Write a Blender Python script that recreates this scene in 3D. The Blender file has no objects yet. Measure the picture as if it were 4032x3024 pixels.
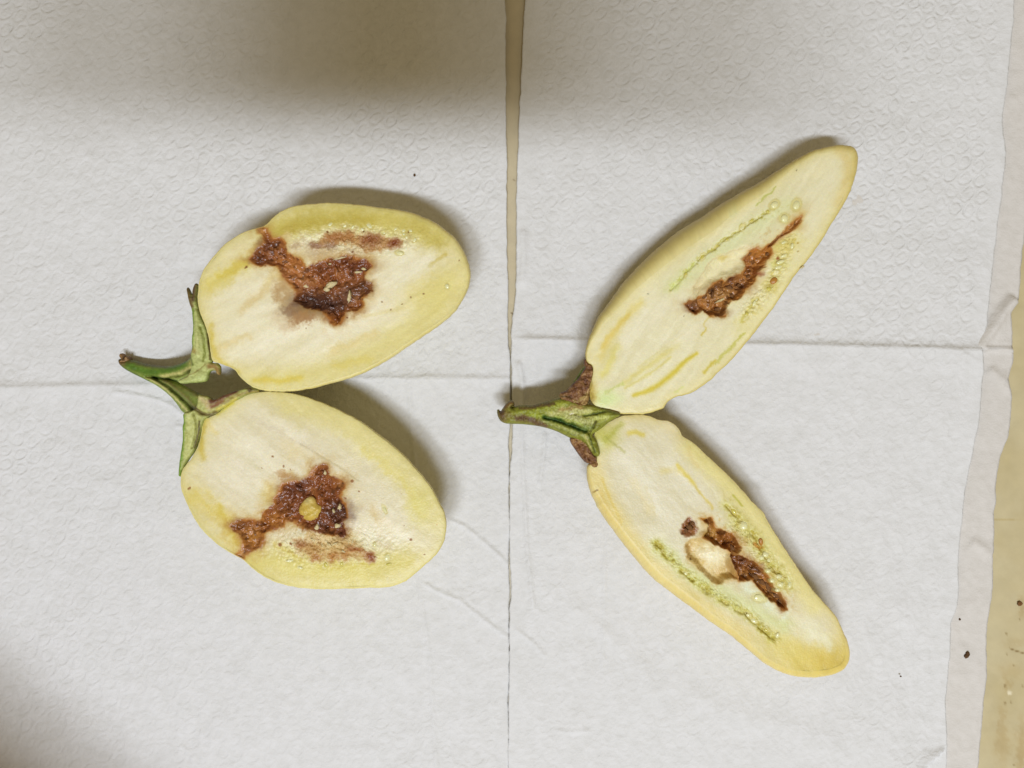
import bpy, math, random
import numpy as np

random.seed(7)
rng = np.random.default_rng(7)
scene = bpy.context.scene

# ------------------------------------------------------------------ camera
HC = 0.315            # camera height above the table, metres
FPX = 3024.0          # focal length in photo pixels (27 mm on a 36 mm sensor)
cam_data = bpy.data.cameras.new("camera")
cam_data.lens = 27.0
cam_data.sensor_width = 36.0
cam_data.clip_start = 0.005
cam_data.clip_end = 50.0
cam = bpy.data.objects.new("camera", cam_data)
scene.collection.objects.link(cam)
cam.location = (0, 0, HC)
cam.rotation_euler = (0, 0, 0)
scene.camera = cam

# ------------------------------------------------------------------ room light
world = bpy.data.worlds.new("World")
scene.world = world
world.use_nodes = True
bg = world.node_tree.nodes["Background"]
bg.inputs[0].default_value = (1.0, 0.80, 0.46, 1)
bg.inputs[1].default_value = 0.305


def aim(o, target):
    from mathutils import Vector
    d = Vector(target) - o.location
    o.rotation_euler = d.to_track_quat('-Z', 'Y').to_euler()


def area(name, loc, target, sx, sy, power, col):
    l = bpy.data.lights.new(name, 'AREA')
    l.shape = 'RECTANGLE'
    l.size = sx
    l.size_y = sy
    l.energy = power
    l.color = col
    o = bpy.data.objects.new(name, l)
    scene.collection.objects.link(o)
    o.location = loc
    aim(o, target)
    return o


KEY = (0.82, 0.88, 1.0)
area("tube_lamp", (-0.05, -0.82, 1.72), (0, 0, 0), 0.95, 0.08, 17.6, KEY)
area("ceiling_lamp", (0.14, -0.84, 1.75), (0, 0, 0), 0.28, 0.15, 10.0, KEY)
area("ceiling_lamp_far", (-0.26, -0.82, 1.75), (0, 0, 0), 0.28, 0.15, 9.0, KEY)

scene.view_settings.view_transform = 'Standard'
scene.view_settings.look = 'None'
scene.view_settings.exposure = 0.0
scene.view_settings.gamma = 1.0
scene.cycles.use_denoising = True
scene.cycles.max_bounces = 6


# ------------------------------------------------------------------ helpers
def P(px, py, z):
    """photo pixel seen at height z -> point in the room (metres)"""
    k = (HC - z) / FPX
    return (px - 2016.0) * k, (1512.0 - py) * k


def hash2(ix, iy, seed):
    ix = ix.astype(np.int64)
    iy = iy.astype(np.int64)
    h = (ix * 374761393 + iy * 668265263 + seed * 974634777) & 0xFFFFFFFF
    h = ((h ^ (h >> 13)) * 1274126177) & 0xFFFFFFFF
    h = h ^ (h >> 16)
    return (h & 0xFFFFFF) / float(0xFFFFFF)


def vnoise(x, y, seed=0):
    ix = np.floor(x)
    iy = np.floor(y)
    fx = x - ix
    fy = y - iy
    fx = fx * fx * fx * (fx * (fx * 6 - 15) + 10)
    fy = fy * fy * fy * (fy * (fy * 6 - 15) + 10)
    a = hash2(ix, iy, seed)
    b = hash2(ix + 1, iy, seed)
    c = hash2(ix, iy + 1, seed)
    d = hash2(ix + 1, iy + 1, seed)
    return (a * (1 - fx) + b * fx) * (1 - fy) + (c * (1 - fx) + d * fx) * fy


def fbm(x, y, scale, seed=0, oct=4):
    """roughly -1..1"""
    v = np.zeros_like(x, dtype=float)
    amp, tot = 1.0, 0.0
    s = 1.0 / scale
    for i in range(oct):
        # rotate each octave a little so the lattice does not show
        a = 0.6 + i * 1.1
        xr = x * math.cos(a) - y * math.sin(a)
        yr = x * math.sin(a) + y * math.cos(a)
        v += amp * (vnoise(xr * s + 17.3 * i, yr * s - 9.1 * i, seed + i * 13) * 2 - 1)
        tot += amp
        amp *= 0.55
        s *= 2.03
    return v / tot * 1.6


def sstep(a, b, x):
    t = np.clip((x - a) / (b - a), 0, 1)
    return t * t * (3 - 2 * t)


def sdist(x, y, poly):
    """signed distance to polygon, positive inside; also nearest point"""
    x = np.asarray(x, float)
    y = np.asarray(y, float)
    best = np.full(x.shape, 1e18)
    nx = np.zeros_like(x)
    ny = np.zeros_like(y)
    inside = np.zeros(x.shape, bool)
    n = len(poly)
    for i in range(n):
        ax, ay = poly[i]
        bx, by = poly[(i + 1) % n]
        dx, dy = bx - ax, by - ay
        L = dx * dx + dy * dy + 1e-12
        t = np.clip(((x - ax) * dx + (y - ay) * dy) / L, 0, 1)
        qx = ax + t * dx
        qy = ay + t * dy
        d = (x - qx) ** 2 + (y - qy) ** 2
        m = d < best
        best = np.where(m, d, best)
        nx = np.where(m, qx, nx)
        ny = np.where(m, qy, ny)
        cond = ((ay > y) != (by > y))
        xi = ax + (y - ay) * dx / (dy if abs(dy) > 1e-12 else 1e-12)
        inside ^= cond & (x < xi)
    d = np.sqrt(best)
    return np.where(inside, d, -d), nx, ny


def lindist(x, y, pts):
    best = np.full(np.shape(x), 1e18)
    par = np.zeros(np.shape(x))
    n = len(pts)
    for i in range(n - 1):
        ax, ay = pts[i]
        bx, by = pts[i + 1]
        dx, dy = bx - ax, by - ay
        t = np.clip(((x - ax) * dx + (y - ay) * dy) / (dx * dx + dy * dy + 1e-12), 0, 1)
        d = (x - ax - t * dx) ** 2 + (y - ay - t * dy) ** 2
        m = d < best
        best = np.where(m, d, best)
        par = np.where(m, (i + t) / (n - 1), par)
    return np.sqrt(best), par


def chaikin(poly, it=2, closed=True):
    p = np.array(poly, float)
    for _ in range(it):
        if closed:
            q = np.roll(p, -1, axis=0)
            a = 0.75 * p + 0.25 * q
            b = 0.25 * p + 0.75 * q
            p = np.stack([a, b], 1).reshape(-1, 2)
        else:
            a = 0.75 * p[:-1] + 0.25 * p[1:]
            b = 0.25 * p[:-1] + 0.75 * p[1:]
            p = np.vstack([p[:1], np.stack([a, b], 1).reshape(-1, 2), p[-1:]])
    return p


def resample(p, n, closed=True):
    q = np.vstack([p, p[:1]]) if closed else p
    seg = np.sqrt(((q[1:] - q[:-1]) ** 2).sum(1))
    s = np.concatenate([[0], np.cumsum(seg)])
    t = np.linspace(0, s[-1], n, endpoint=not closed)
    return np.stack([np.interp(t, s, q[:, 0]), np.interp(t, s, q[:, 1])], 1)


def lin(c):
    c = np.asarray(c, float) / 255.0
    return np.where(c <= 0.04045, c / 12.92, ((c + 0.055) / 1.055) ** 2.4)


EXPO = 0.95


def albedo(c):
    return np.clip(lin(c) / EXPO, 0, 0.9)


def flesh_albedo(c):
    """the pale flesh and skin tones, corrected against the photo (browns stay as painted)"""
    l = lin(c)
    m = np.stack([.915 * l[:, 0] ** 1.11, .918 * l[:, 1] ** 1.12, .80 * l[:, 2] ** 1.12], 1)
    m[:, 1] *= 1 - .025 * np.clip(1 - m[:, 2] / m[:, 0], 0, 1)
    w = sstep(.14, .42, l @ np.array([.3, .6, .1]))[:, None]
    return np.clip((l * (1 - w) + m * w) / EXPO, 0, .9)


def Z(x0, y0, s):
    return lambda pts: [(x0 + u / s, y0 + v / s) for u, v in pts]


Z1 = Z(700, 740, 1.84333)      # upper left half
Z2 = Z(640, 1500, 1.84333)     # lower left half
Z3 = Z(2240, 540, 1.84333)     # upper right half
Z4 = Z(2240, 1560, 1.455)      # lower right half
Z5 = Z(440, 1080, 2.02361)     # left stem
Z6 = Z(1900, 1350, 3.01667)    # right stem
Z7 = Z(2240, 1240, 3.31818)    # neck of the upper right half


class Paint:
    """natural colours of a surface, layered in photo sRGB values"""

    def __init__(self, x, y, base, zmap, zs):
        self.x, self.y = np.asarray(x, float), np.asarray(y, float)
        self.c = np.tile(np.array(base, float), (len(self.x), 1))
        self.z, self.s = zmap, zs
        self.wx = fbm(self.x, self.y, 26, 101, 4)
        self.wy = fbm(self.x, self.y, 26, 202, 4)
        self.fx = fbm(self.x, self.y, 8, 303, 3)
        self.fy = fbm(self.x, self.y, 8, 404, 3)

    def mix(self, a, col):
        a = np.clip(a, 0, 1)[:, None]
        self.c = self.c * (1 - a) + np.array(col, float) * a

    def poly(self, pts, col, alpha=1.0, feather=6, warp=8, raw=False):
        p = pts if raw else self.z(pts)
        d, _, _ = sdist(self.x + self.wx * warp + self.fx * warp * .35, self.y + self.wy * warp + self.fy * warp * .35, p)
        m = sstep(-feather, feather, d)
        self.mix(m * alpha, col)
        return m

    def blob(self, u, v, ru, rv, col, alpha, ang=0, warp=7):
        (cx, cy), = self.z([(u, v)])
        a = math.radians(ang)
        dx = self.x + self.wx * warp + self.fx * warp * .5 - cx
        dy = self.y + self.wy * warp + self.fy * warp * .5 - cy
        du = (dx * math.cos(a) + dy * math.sin(a)) / (ru / self.s)
        dv = (-dx * math.sin(a) + dy * math.cos(a)) / (rv / self.s)
        self.mix(alpha * np.exp(-(du * du + dv * dv) ** 1.3 * .9), col)

    def stroke(self, pts, w, col, alpha, warp=4, zmap=None, s=None, taper=0.0):
        p = chaikin((zmap or self.z)(pts), 2, closed=False)
        d, t = lindist(self.x + self.wx * warp + self.fx * warp * .5, self.y + self.wy * warp + self.fy * warp * .5, p)
        hw = 0.5 * w / (s or self.s)
        tp = 1 - taper * np.abs(2 * t - 1) ** 2
        self.mix(alpha * np.exp(-(d / (hw * tp + 1e-6)) ** 2), col)

    def ring(self, u, v, a, b, ang, col, alpha, fill=None):
        (cx, cy), = self.z([(u, v)])
        t = math.radians(ang)
        dx = self.x + self.fx * 2 - cx
        dy = self.y + self.fy * 2 - cy
        q = np.hypot((dx * math.cos(t) + dy * math.sin(t)) / (a / self.s), (-dx * math.sin(t) + dy * math.cos(t)) / (b / self.s))
        if fill is not None:
            self.mix(.8 * (1 - sstep(.8, 1.2, q)), fill)
        self.mix(alpha * np.exp(-((q - 1.12) / .24) ** 2), col)

    def dot(self, u, v, r, col, alpha=.95):
        (cx, cy), = self.z([(u, v)])
        d = np.hypot((self.x + self.fx * 2 - cx), (self.y + self.fy * 2 - cy))
        rr = max(r / self.s, 2.5)
        self.mix(alpha * (1 - sstep(rr * .6, rr * 1.3, d)), col)

    def fibres(self, ang, amp, seed=5, mask=None):
        a = math.radians(ang)
        u = self.x * math.cos(a) + self.y * math.sin(a)
        v = -self.x * math.sin(a) + self.y * math.cos(a)
        n = fbm(u / 7.0 + self.wx * 2, v + self.wy * 6, 14, seed, 3)
        n2 = fbm(u / 5.0, v + self.wy * 9, 44, seed + 50, 3)
        k = 1 + amp * (0.6 * n + 0.7 * n2)
        if mask is not None:
            k = 1 + (k - 1) * mask
        self.c = self.c * np.stack([k ** .7, k ** .8, k ** 1.5], 1)

    def grain(self, amp, scale=5, seed=9, mask=None):
        n = fbm(self.x, self.y, scale, seed, 3)
        k = 1 + amp * n
        if mask is not None:
            k = 1 + (k - 1) * mask
        self.c = self.c * k[:, None]


def mesh_from(name, verts, faces, mat=None, colors=None, smooth=True, normals=None, parent=None, kind=None):
    me = bpy.data.meshes.new(name)
    verts = np.asarray(verts, float)
    faces = np.asarray(faces)
    nf, k = faces.shape
    me.vertices.add(len(verts))
    me.vertices.foreach_set("co", verts.ravel())
    me.loops.add(nf * k)
    me.polygons.add(nf)
    me.loops.foreach_set("vertex_index", faces.ravel().astype(np.int32))
    me.polygons.foreach_set("loop_start", np.arange(0, nf * k, k, dtype=np.int32))
    me.polygons.foreach_set("loop_total", np.full(nf, k, dtype=np.int32))
    me.polygons.foreach_set("use_smooth", np.full(nf, smooth))
    me.update(calc_edges=True)
    if colors is not None:
        at = me.color_attributes.new("tint", 'FLOAT_COLOR', 'POINT')
        cc = np.ones((len(verts), 4))
        cc[:, :3] = colors
        at.data.foreach_set("color", cc.ravel().astype(np.float32))
    if normals is not None:
        me.normals_split_custom_set_from_vertices(normals.tolist())
    o = bpy.data.objects.new(name, me)
    scene.collection.objects.link(o)
    if mat:
        me.materials.append(mat)
    if parent:
        o.parent = parent
    if kind:
        o["kind"] = kind
    return o


def compact(verts, faces, cols, normals=None):
    used = np.unique(faces)
    remap = np.full(len(verts), -1)
    remap[used] = np.arange(len(used))
    return verts[used], remap[faces], cols[used], (normals[used] if normals is not None else None)


def vnormals(v, f):
    n = np.zeros_like(v)
    a, b, c, d = (v[f[:, i]] for i in range(4))
    fn = np.cross(c - a, d - b)
    for i in range(4):
        for k in range(3):
            n[:, k] += np.bincount(f[:, i], fn[:, k], len(v))
    return n / (np.linalg.norm(n, axis=1, keepdims=True) + 1e-20)


def empty(name, label, cat, loc=(0, 0, 0), group=None):
    o = bpy.data.objects.new(name, None)
    o.empty_display_size = 0.01
    scene.collection.objects.link(o)
    o["label"] = label
    o["category"] = cat
    if group:
        o["group"] = group
    return o


def tag(o, label, cat, group=None):
    o["label"] = label
    o["category"] = cat
    if group:
        o["group"] = group
    return o


# ------------------------------------------------------------------ materials
def new_mat(name):
    m = bpy.data.materials.new(name)
    m.use_nodes = True
    nt = m.node_tree
    b = nt.nodes["Principled BSDF"]
    return m, nt, b


def N(nt, t, **kw):
    n = nt.nodes.new(t)
    for k, v in kw.items():
        setattr(n, k, v)
    return n


def math_n(nt, op, a, b=None, c=None):
    n = nt.nodes.new("ShaderNodeMath")
    n.operation = op
    for i, v in enumerate((a, b, c)):
        if v is None:
            continue
        if isinstance(v, (int, float)):
            n.inputs[i].default_value = v
        else:
            nt.links.new(v, n.inputs[i])
    return n.outputs[0]


def tint_material(name, rough=0.45, sss=0.0, radius=(0.003, 0.0022, 0.001), spec=0.4, noise_scale=900, noise_amp=0.06,
                  bump=0.15, bump_scale=1500, bump_dist=0.0004, coat=0.0):
    m, nt, b = new_mat(name)
    at = N(nt, "ShaderNodeVertexColor", layer_name="tint")
    tc = N(nt, "ShaderNodeTexCoord")
    nz = N(nt, "ShaderNodeTexNoise")
    nz.inputs["Scale"].default_value = noise_scale
    nz.inputs["Detail"].default_value = 5
    nt.links.new(tc.outputs["Object"], nz.inputs["Vector"])
    mr = N(nt, "ShaderNodeMapRange")
    mr.inputs[1].default_value = 0.3
    mr.inputs[2].default_value = 0.7
    mr.inputs[3].default_value = 1 - noise_amp
    mr.inputs[4].default_value = 1 + noise_amp
    nt.links.new(nz.outputs[0], mr.inputs[0])
    vm = N(nt, "ShaderNodeVectorMath", operation='SCALE')
    nt.links.new(at.outputs[0], vm.inputs[0])
    nt.links.new(mr.outputs[0], vm.inputs[3])
    nt.links.new(vm.outputs[0], b.inputs["Base Color"])
    n2 = N(nt, "ShaderNodeTexNoise")
    n2.inputs["Scale"].default_value = bump_scale
    n2.inputs["Detail"].default_value = 4
    nt.links.new(tc.outputs["Object"], n2.inputs["Vector"])
    bp = N(nt, "ShaderNodeBump")
    bp.inputs["Strength"].default_value = bump
    bp.inputs["Distance"].default_value = bump_dist
    nt.links.new(n2.outputs[0], bp.inputs["Height"])
    nt.links.new(bp.outputs[0], b.inputs["Normal"])
    b.inputs["Roughness"].default_value = rough
    b.inputs["Specular IOR Level"].default_value = spec
    if sss:
        b.inputs["Subsurface Weight"].default_value = sss
        b.inputs["Subsurface Radius"].default_value = radius
        b.inputs["Subsurface Scale"].default_value = 1.0
    if coat:
        b.inputs["Coat Weight"].default_value = coat
        b.inputs["Coat Roughness"].default_value = 0.15
    return m


M_FLESH = tint_material("eggplant_flesh", rough=0.36, sss=0.15, spec=0.25, bump=0.3, noise_amp=0.015)
M_SKIN = tint_material("eggplant_skin", rough=0.4, sss=0.15, spec=0.25, noise_scale=400, noise_amp=0.03, bump=0.08)
M_ROT = tint_material("rotten_tissue", rough=0.26, sss=0.0, spec=0.5, noise_scale=700, noise_amp=0.12, bump=0.35,
                      bump_scale=1300, bump_dist=0.0008)
M_GREEN = tint_material("green_stem", rough=0.5, sss=0.0, spec=0.35, noise_scale=1100, noise_amp=0.07, bump=0.3,
                        bump_scale=1600, bump_dist=0.0005)
M_TABLE = tint_material("table_laminate", rough=0.4, spec=0.4, noise_scale=140, noise_amp=0.05, bump=0.25, bump_scale=300)


def plain(name, col, rough=.5, spec=.4, sss=0, bump=0.3, scale=900, alpha_trans=0.0):
    m, nt, b = new_mat(name)
    tc = N(nt, "ShaderNodeTexCoord")
    nz = N(nt, "ShaderNodeTexNoise")
    nz.inputs["Scale"].default_value = scale
    nz.inputs["Detail"].default_value = 5
    nt.links.new(tc.outputs["Object"], nz.inputs["Vector"])
    rp = N(nt, "ShaderNodeValToRGB")
    c = albedo(col)
    rp.color_ramp.elements[0].position = .3
    rp.color_ramp.elements[1].position = .7
    rp.color_ramp.elements[0].color = (*(c * .72), 1)
    rp.color_ramp.elements[1].color = (*np.clip(c * 1.18, 0, .9), 1)
    nt.links.new(nz.outputs[0], rp.inputs[0])
    nt.links.new(rp.outputs[0], b.inputs["Base Color"])
    bp = N(nt, "ShaderNodeBump")
    bp.inputs["Strength"].default_value = bump
    bp.inputs["Distance"].default_value = 0.0005
    nt.links.new(nz.outputs[0], bp.inputs["Height"])
    nt.links.new(bp.outputs[0], b.inputs["Normal"])
    b.inputs["Roughness"].default_value = rough
    b.inputs["Specular IOR Level"].default_value = spec
    if sss:
        b.inputs["Subsurface Weight"].default_value = sss
        b.inputs["Subsurface Radius"].default_value = (.0015, .0012, .0006)
        b.inputs["Subsurface Scale"].default_value = 1
    if alpha_trans:
        b.inputs["Transmission Weight"].default_value = alpha_trans
        b.inputs["IOR"].default_value = 1.36
    return m


M_SEED = plain("pale_seed", (230, 220, 164), rough=.18, spec=.5, sss=.2, bump=.05, scale=300)
M_SEED_G = plain("green_seed", (202, 190, 92), rough=.18, spec=.5, sss=.2, bump=.05, scale=300)
M_SEED_B = plain("brown_seed", (176, 122, 52), rough=.25, spec=.5, bump=.2, scale=600)
M_FRASS = plain("rot_frass", (142, 98, 56), rough=.45, spec=.35, bump=.8, scale=1500)
M_SHRED = plain("pale_shred", (214, 196, 146), rough=.4, spec=.4, sss=.2, bump=.4)
M_CRUMB = plain("brown_crumb", (96, 66, 34), rough=.6, bump=.6)
M_BLACK = plain("phone_black", (40, 40, 42), rough=.3, bump=0)


def paper_material(name, col, emboss=1.0, flat=0.0):
    m, nt, b = new_mat(name)
    L = nt.links.new
    tc = N(nt, "ShaderNodeTexCoord")
    # slow distortion of the emboss lattice
    wn = N(nt, "ShaderNodeTexNoise")
    wn.inputs["Scale"].default_value = 60
    wn.inputs["Detail"].default_value = 3
    L(tc.outputs["Object"], wn.inputs["Vector"])
    vs = N(nt, "ShaderNodeVectorMath", operation='SUBTRACT')
    L(wn.outputs["Color"], vs.inputs[0])
    vs.inputs[1].default_value = (.5, .5, .5)
    vk = N(nt, "ShaderNodeVectorMath", operation='SCALE')
    L(vs.outputs[0], vk.inputs[0])
    vk.inputs[3].default_value = 0.0048
    va = N(nt, "ShaderNodeVectorMath", operation='ADD')
    L(tc.outputs["Object"], va.inputs[0])
    L(vk.outputs[0], va.inputs[1])
    sp = N(nt, "ShaderNodeSeparateXYZ")
    L(va.outputs[0], sp.inputs[0])
    x, y = sp.outputs[0], sp.outputs[1]
    th = math.radians(43)
    pu, pv = 0.0074, 0.0052
    u = math_n(nt, 'ADD', math_n(nt, 'MULTIPLY', x, math.cos(th) / pu), math_n(nt, 'MULTIPLY', y, math.sin(th) / pu))
    v = math_n(nt, 'ADD', math_n(nt, 'MULTIPLY', x, -math.sin(th) / pv), math_n(nt, 'MULTIPLY', y, math.cos(th) / pv))
    iv = math_n(nt, 'FLOOR', v)
    u2 = math_n(nt, 'ADD', u, math_n(nt, 'MULTIPLY', iv, 0.5))
    fu = math_n(nt, 'SUBTRACT', math_n(nt, 'FRACT', u2), 0.5)
    fv = math_n(nt, 'SUBTRACT', math_n(nt, 'FRACT', v), 0.5)
    du = math_n(nt, 'MULTIPLY', fu, pu / 0.0027)
    dv = math_n(nt, 'MULTIPLY', fv, pv / 0.0020)
    d = math_n(nt, 'SQRT', math_n(nt, 'ADD', math_n(nt, 'MULTIPLY', du, du), math_n(nt, 'MULTIPLY', dv, dv)))
    q = math_n(nt, 'DIVIDE', math_n(nt, 'SUBTRACT', d, 1.0), 0.30)
    ring = math_n(nt, 'EXPONENT', math_n(nt, 'MULTIPLY', math_n(nt, 'MULTIPLY', q, q), -1.0))
    bn = N(nt, "ShaderNodeTexNoise")
    bn.inputs["Scale"].default_value = 420
    bn.inputs["Detail"].default_value = 2
    L(tc.outputs["Object"], bn.inputs["Vector"])
    ring = math_n(nt, 'MULTIPLY', ring, math_n(nt, 'MULTIPLY_ADD', bn.outputs[0], 2.8, -0.5))
    q2 = math_n(nt, 'DIVIDE', d, 0.32)
    dot = math_n(nt, 'EXPONENT', math_n(nt, 'MULTIPLY', math_n(nt, 'MULTIPLY', q2, q2), -1.0))
    pat = math_n(nt, 'ADD', ring, math_n(nt, 'MULTIPLY', dot, 0.35))
    # wear: the emboss is strong in places and flattened in others
    mk = N(nt, "ShaderNodeTexNoise")
    mk.inputs["Scale"].default_value = 22
    mk.inputs["Detail"].default_value = 5
    mk.inputs["Roughness"].default_value = .7
    L(tc.outputs["Object"], mk.inputs["Vector"])
    mr = N(nt, "ShaderNodeMapRange")
    mr.inputs[1].default_value = .36
    mr.inputs[2].default_value = .62
    mr.inputs[3].default_value = .5
    mr.inputs[4].default_value = 1.0
    L(mk.outputs[0], mr.inputs[0])
    at = N(nt, "ShaderNodeVertexColor", layer_name="tint")
    sc = N(nt, "ShaderNodeSeparateColor")
    L(at.outputs[0], sc.inputs[0])
    msk = math_n(nt, 'MULTIPLY', mr.outputs[0], sc.outputs[0])
    hgt = math_n(nt, 'MULTIPLY', math_n(nt, 'MULTIPLY', pat, msk), -0.00020 * emboss)
    fn = N(nt, "ShaderNodeTexNoise")
    fn.inputs["Scale"].default_value = 1400
    fn.inputs["Detail"].default_value = 4
    L(tc.outputs["Object"], fn.inputs["Vector"])
    hgt = math_n(nt, 'ADD', hgt, math_n(nt, 'MULTIPLY', fn.outputs[0], 0.00014))
    dm = N(nt, "ShaderNodeTexVoronoi")
    dm.inputs["Scale"].default_value = 330
    dm.inputs["Randomness"].default_value = .75
    L(va.outputs[0], dm.inputs["Vector"])
    hgt = math_n(nt, 'ADD', hgt, math_n(nt, 'MULTIPLY', dm.outputs["Distance"], 0.00020 * emboss))
    f3 = N(nt, "ShaderNodeTexNoise")
    f3.inputs["Scale"].default_value = 260
    f3.inputs["Detail"].default_value = 3
    L(tc.outputs["Object"], f3.inputs["Vector"])
    hgt = math_n(nt, 'ADD', hgt, math_n(nt, 'MULTIPLY', f3.outputs[0], 0.00040))
    bp = N(nt, "ShaderNodeBump")
    bp.inputs["Strength"].default_value = 1.0
    bp.inputs["Distance"].default_value = 1.0
    L(hgt, bp.inputs["Height"])
    L(bp.outputs[0], b.inputs["Normal"])
    # fibre colour
    rp = N(nt, "ShaderNodeValToRGB")
    c = albedo(col)
    rp.color_ramp.elements[0].position = .35
    rp.color_ramp.elements[1].position = .65
    rp.color_ramp.elements[0].color = (*(c * np.array([.965, .965, .955])), 1)
    rp.color_ramp.elements[1].color = (*(c * 1.02), 1)
    L(f3.outputs[0], rp.inputs[0])
    L(rp.outputs[0], b.inputs["Base Color"])
    b.inputs["Roughness"].default_value = .85
    b.inputs["Specular IOR Level"].default_value = .15
    return m


M_PAPER = paper_material("white_tissue", (210, 209, 206))
M_PAPER2 = paper_material("thin_tissue", (203, 198, 190), emboss=.15)


# ------------------------------------------------------------------ table
def build_table():
    xs = np.concatenate([[-9000, -4000, -1500, -400], np.linspace(0, 1900, 20), np.arange(1920, 2100, 8),
                         np.linspace(2150, 3650, 16), np.arange(3680, 4120, 5), [4300, 5500, 8000, 13000]])
    ys = np.concatenate([[-10000, -5000, -1500, -400], np.arange(-40, 3080, 7), [3400, 4500, 8000, 13000]])
    X, Y = np.meshgrid(xs, ys)
    x, y = X.ravel(), Y.ravel()
    pt = Paint(x, y, (188, 175, 136), lambda p: p, 1.0)
    n = fbm(x, y, 160, 41, 4)
    pt.mix(.35 * np.clip(n, 0, 1), (176, 160, 112))
    pt.mix(.35 * np.clip(-n, 0, 1), (196, 186, 150))
    gapm = 1 - sstep(60, 140, np.abs(x - 2020))
    pt.mix(gapm * .7, (196, 182, 152))
    # brown stains and grime near the right edge
    for (u, v, a, b_, al) in [(3950, 2930, 26, 90, .5), (4025, 2960, 20, 120, .7), (3962, 2700, 16, 40, .5), (4010, 2530, 60, 14, .25),
                              (3940, 2820, 12, 60, .4), (4026, 2390, 14, 40, .55), (4000, 2640, 60, 30, .25)]:
        pt.blob(u, v, a, b_, (160, 134, 84), al * .7, warp=14)
    for (u, v, r) in [(4015, 2440, 4), (3962, 2496, 5), (3964, 2574, 4), (3956, 2700, 6),
                      (3958, 2768, 5), (3981, 2766, 5), (3992, 3012, 4), (3977, 2725, 6), (3990, 2620, 4), (4028, 2700, 5)]:
        pt.dot(u, v, r, (120, 98, 56), .5)
    pt.dot(3976, 2728, 9, (222, 212, 180), .9)
    pt.stroke([(3975, 2552), (4000, 2562), (4040, 2574)], 5, (110, 84, 40), .8, warp=2)
    pt.stroke([(3900, 2045), (3960, 2045), (4040, 2050)], 4, (176, 158, 108), .7, warp=2)
    for (u, v) in [(2022, 1060), (2021, 1150), (2018, 1310), (2016, 1232), (2019, 760), (2024, 706)]:
        pt.dot(u, v, 3, (100, 80, 50), .8)
    X3, Y3 = P(x, y, 0)
    w, h = len(xs), len(ys)
    idx = np.arange(w * h).reshape(h, w)
    f = np.stack([idx[:-1, :-1].ravel(), idx[1:, :-1].ravel(), idx[1:, 1:].ravel(), idx[:-1, 1:].ravel()], 1)
    o = mesh_from("table_top", np.stack([X3, Y3, np.zeros_like(X3)], 1), f, M_TABLE, albedo(pt.c))
    o["kind"] = "structure"


build_table()


# ------------------------------------------------------------------ paper towels
def sheet(name, left, right, y0, y1, base, step, mat, zfun, embfun, cut=None):
    ys = np.arange(y0, y1 + 1, step)
    yl = np.array([p[1] for p in left], float)
    xl = np.interp(ys, yl, [p[0] for p in left])
    yr = np.array([p[1] for p in right], float)
    xr = np.interp(ys, yr, [p[0] for p in right])
    xl = xl + 2.6 * fbm(ys, ys * 0, 34, 61, 4)
    xr = xr + 4.0 * fbm(ys, ys * 0 + 50, 70, 62, 4)
    n = int(max(xr - xl) / step)
    t = np.linspace(0, 1, n)
    # denser columns at the edges
    X = xl[:, None] + (xr - xl)[:, None] * t[None, :]
    Y = np.repeat(ys[:, None], n, 1)
    x, y = X.ravel(), Y.ravel()
    de = np.minimum(x - np.repeat(xl, n), np.repeat(xr, n) - x)
    z = np.maximum(base + zfun(x, y, de), 0.0004 + (base - 0.0006) * .6)
    X3, Y3 = P(x, y, base)
    emb = embfun(x, y, de)
    cols = np.stack([emb, emb, emb], 1)
    h, w = len(ys), n
    idx = np.arange(w * h).reshape(h, w)
    f = np.stack([idx[:-1, :-1].ravel(), idx[1:, :-1].ravel(), idx[1:, 1:].ravel(), idx[:-1, 1:].ravel()], 1)
    v = np.stack([X3, Y3, z], 1)
    if cut is not None:
        cx = x[f].mean(1)
        cy = y[f].mean(1)
        d, _, _ = sdist(cx, cy, cut)
        f = f[d < 0]
    # turned-down rims give the tissue its thickness
    rim_v, rim_f, nv = [], [], len(v)
    for col in (0, w - 1):
        ids = idx[:, col]
        low = v[ids].copy()
        low[:, 2] -= 0.00035
        low[:, 0] += 0.00008 * (1 if col == 0 else -1)
        k = np.arange(len(ids)) + nv
        rim_v.append(low)
        q = np.stack([ids[:-1], ids[1:], k[1:], k[:-1]], 1)
        rim_f.append(q if col else q[:, ::-1])
        nv += len(ids)
    v2 = np.vstack([v] + rim_v)
    c2 = np.vstack([cols] + [np.zeros((len(r), 3)) for r in rim_v])
    f2 = np.vstack([f] + rim_f)
    return mesh_from(name, v2, f2, mat, c2)


def ridge(x, y, pts, w, h, sharp=1.0):
    d, t = lindist(x, y, pts)
    w = max(w * 1.5, 7.0)
    return 1.7 * h * np.exp(-(d / w) ** (2 * sharp)) * sstep(0, .08, t) * (1 - sstep(.92, 1, t))


def step_fold(x, y, pts, w, h):
    """a fold line: sheet rises on one side (above) and drops sharply to the line"""
    xs = [p[0] for p in pts]
    ysl = np.interp(x, xs, [p[1] for p in pts])
    m = sstep(xs[0] - 60, xs[0] + 60, x) * (1 - sstep(xs[-1] - 40, xs[-1] + 40, x))
    dy = y - ysl
    return h * m * np.where(dy > 0, np.exp(-dy / w), np.exp(dy / 11.0))


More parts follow.
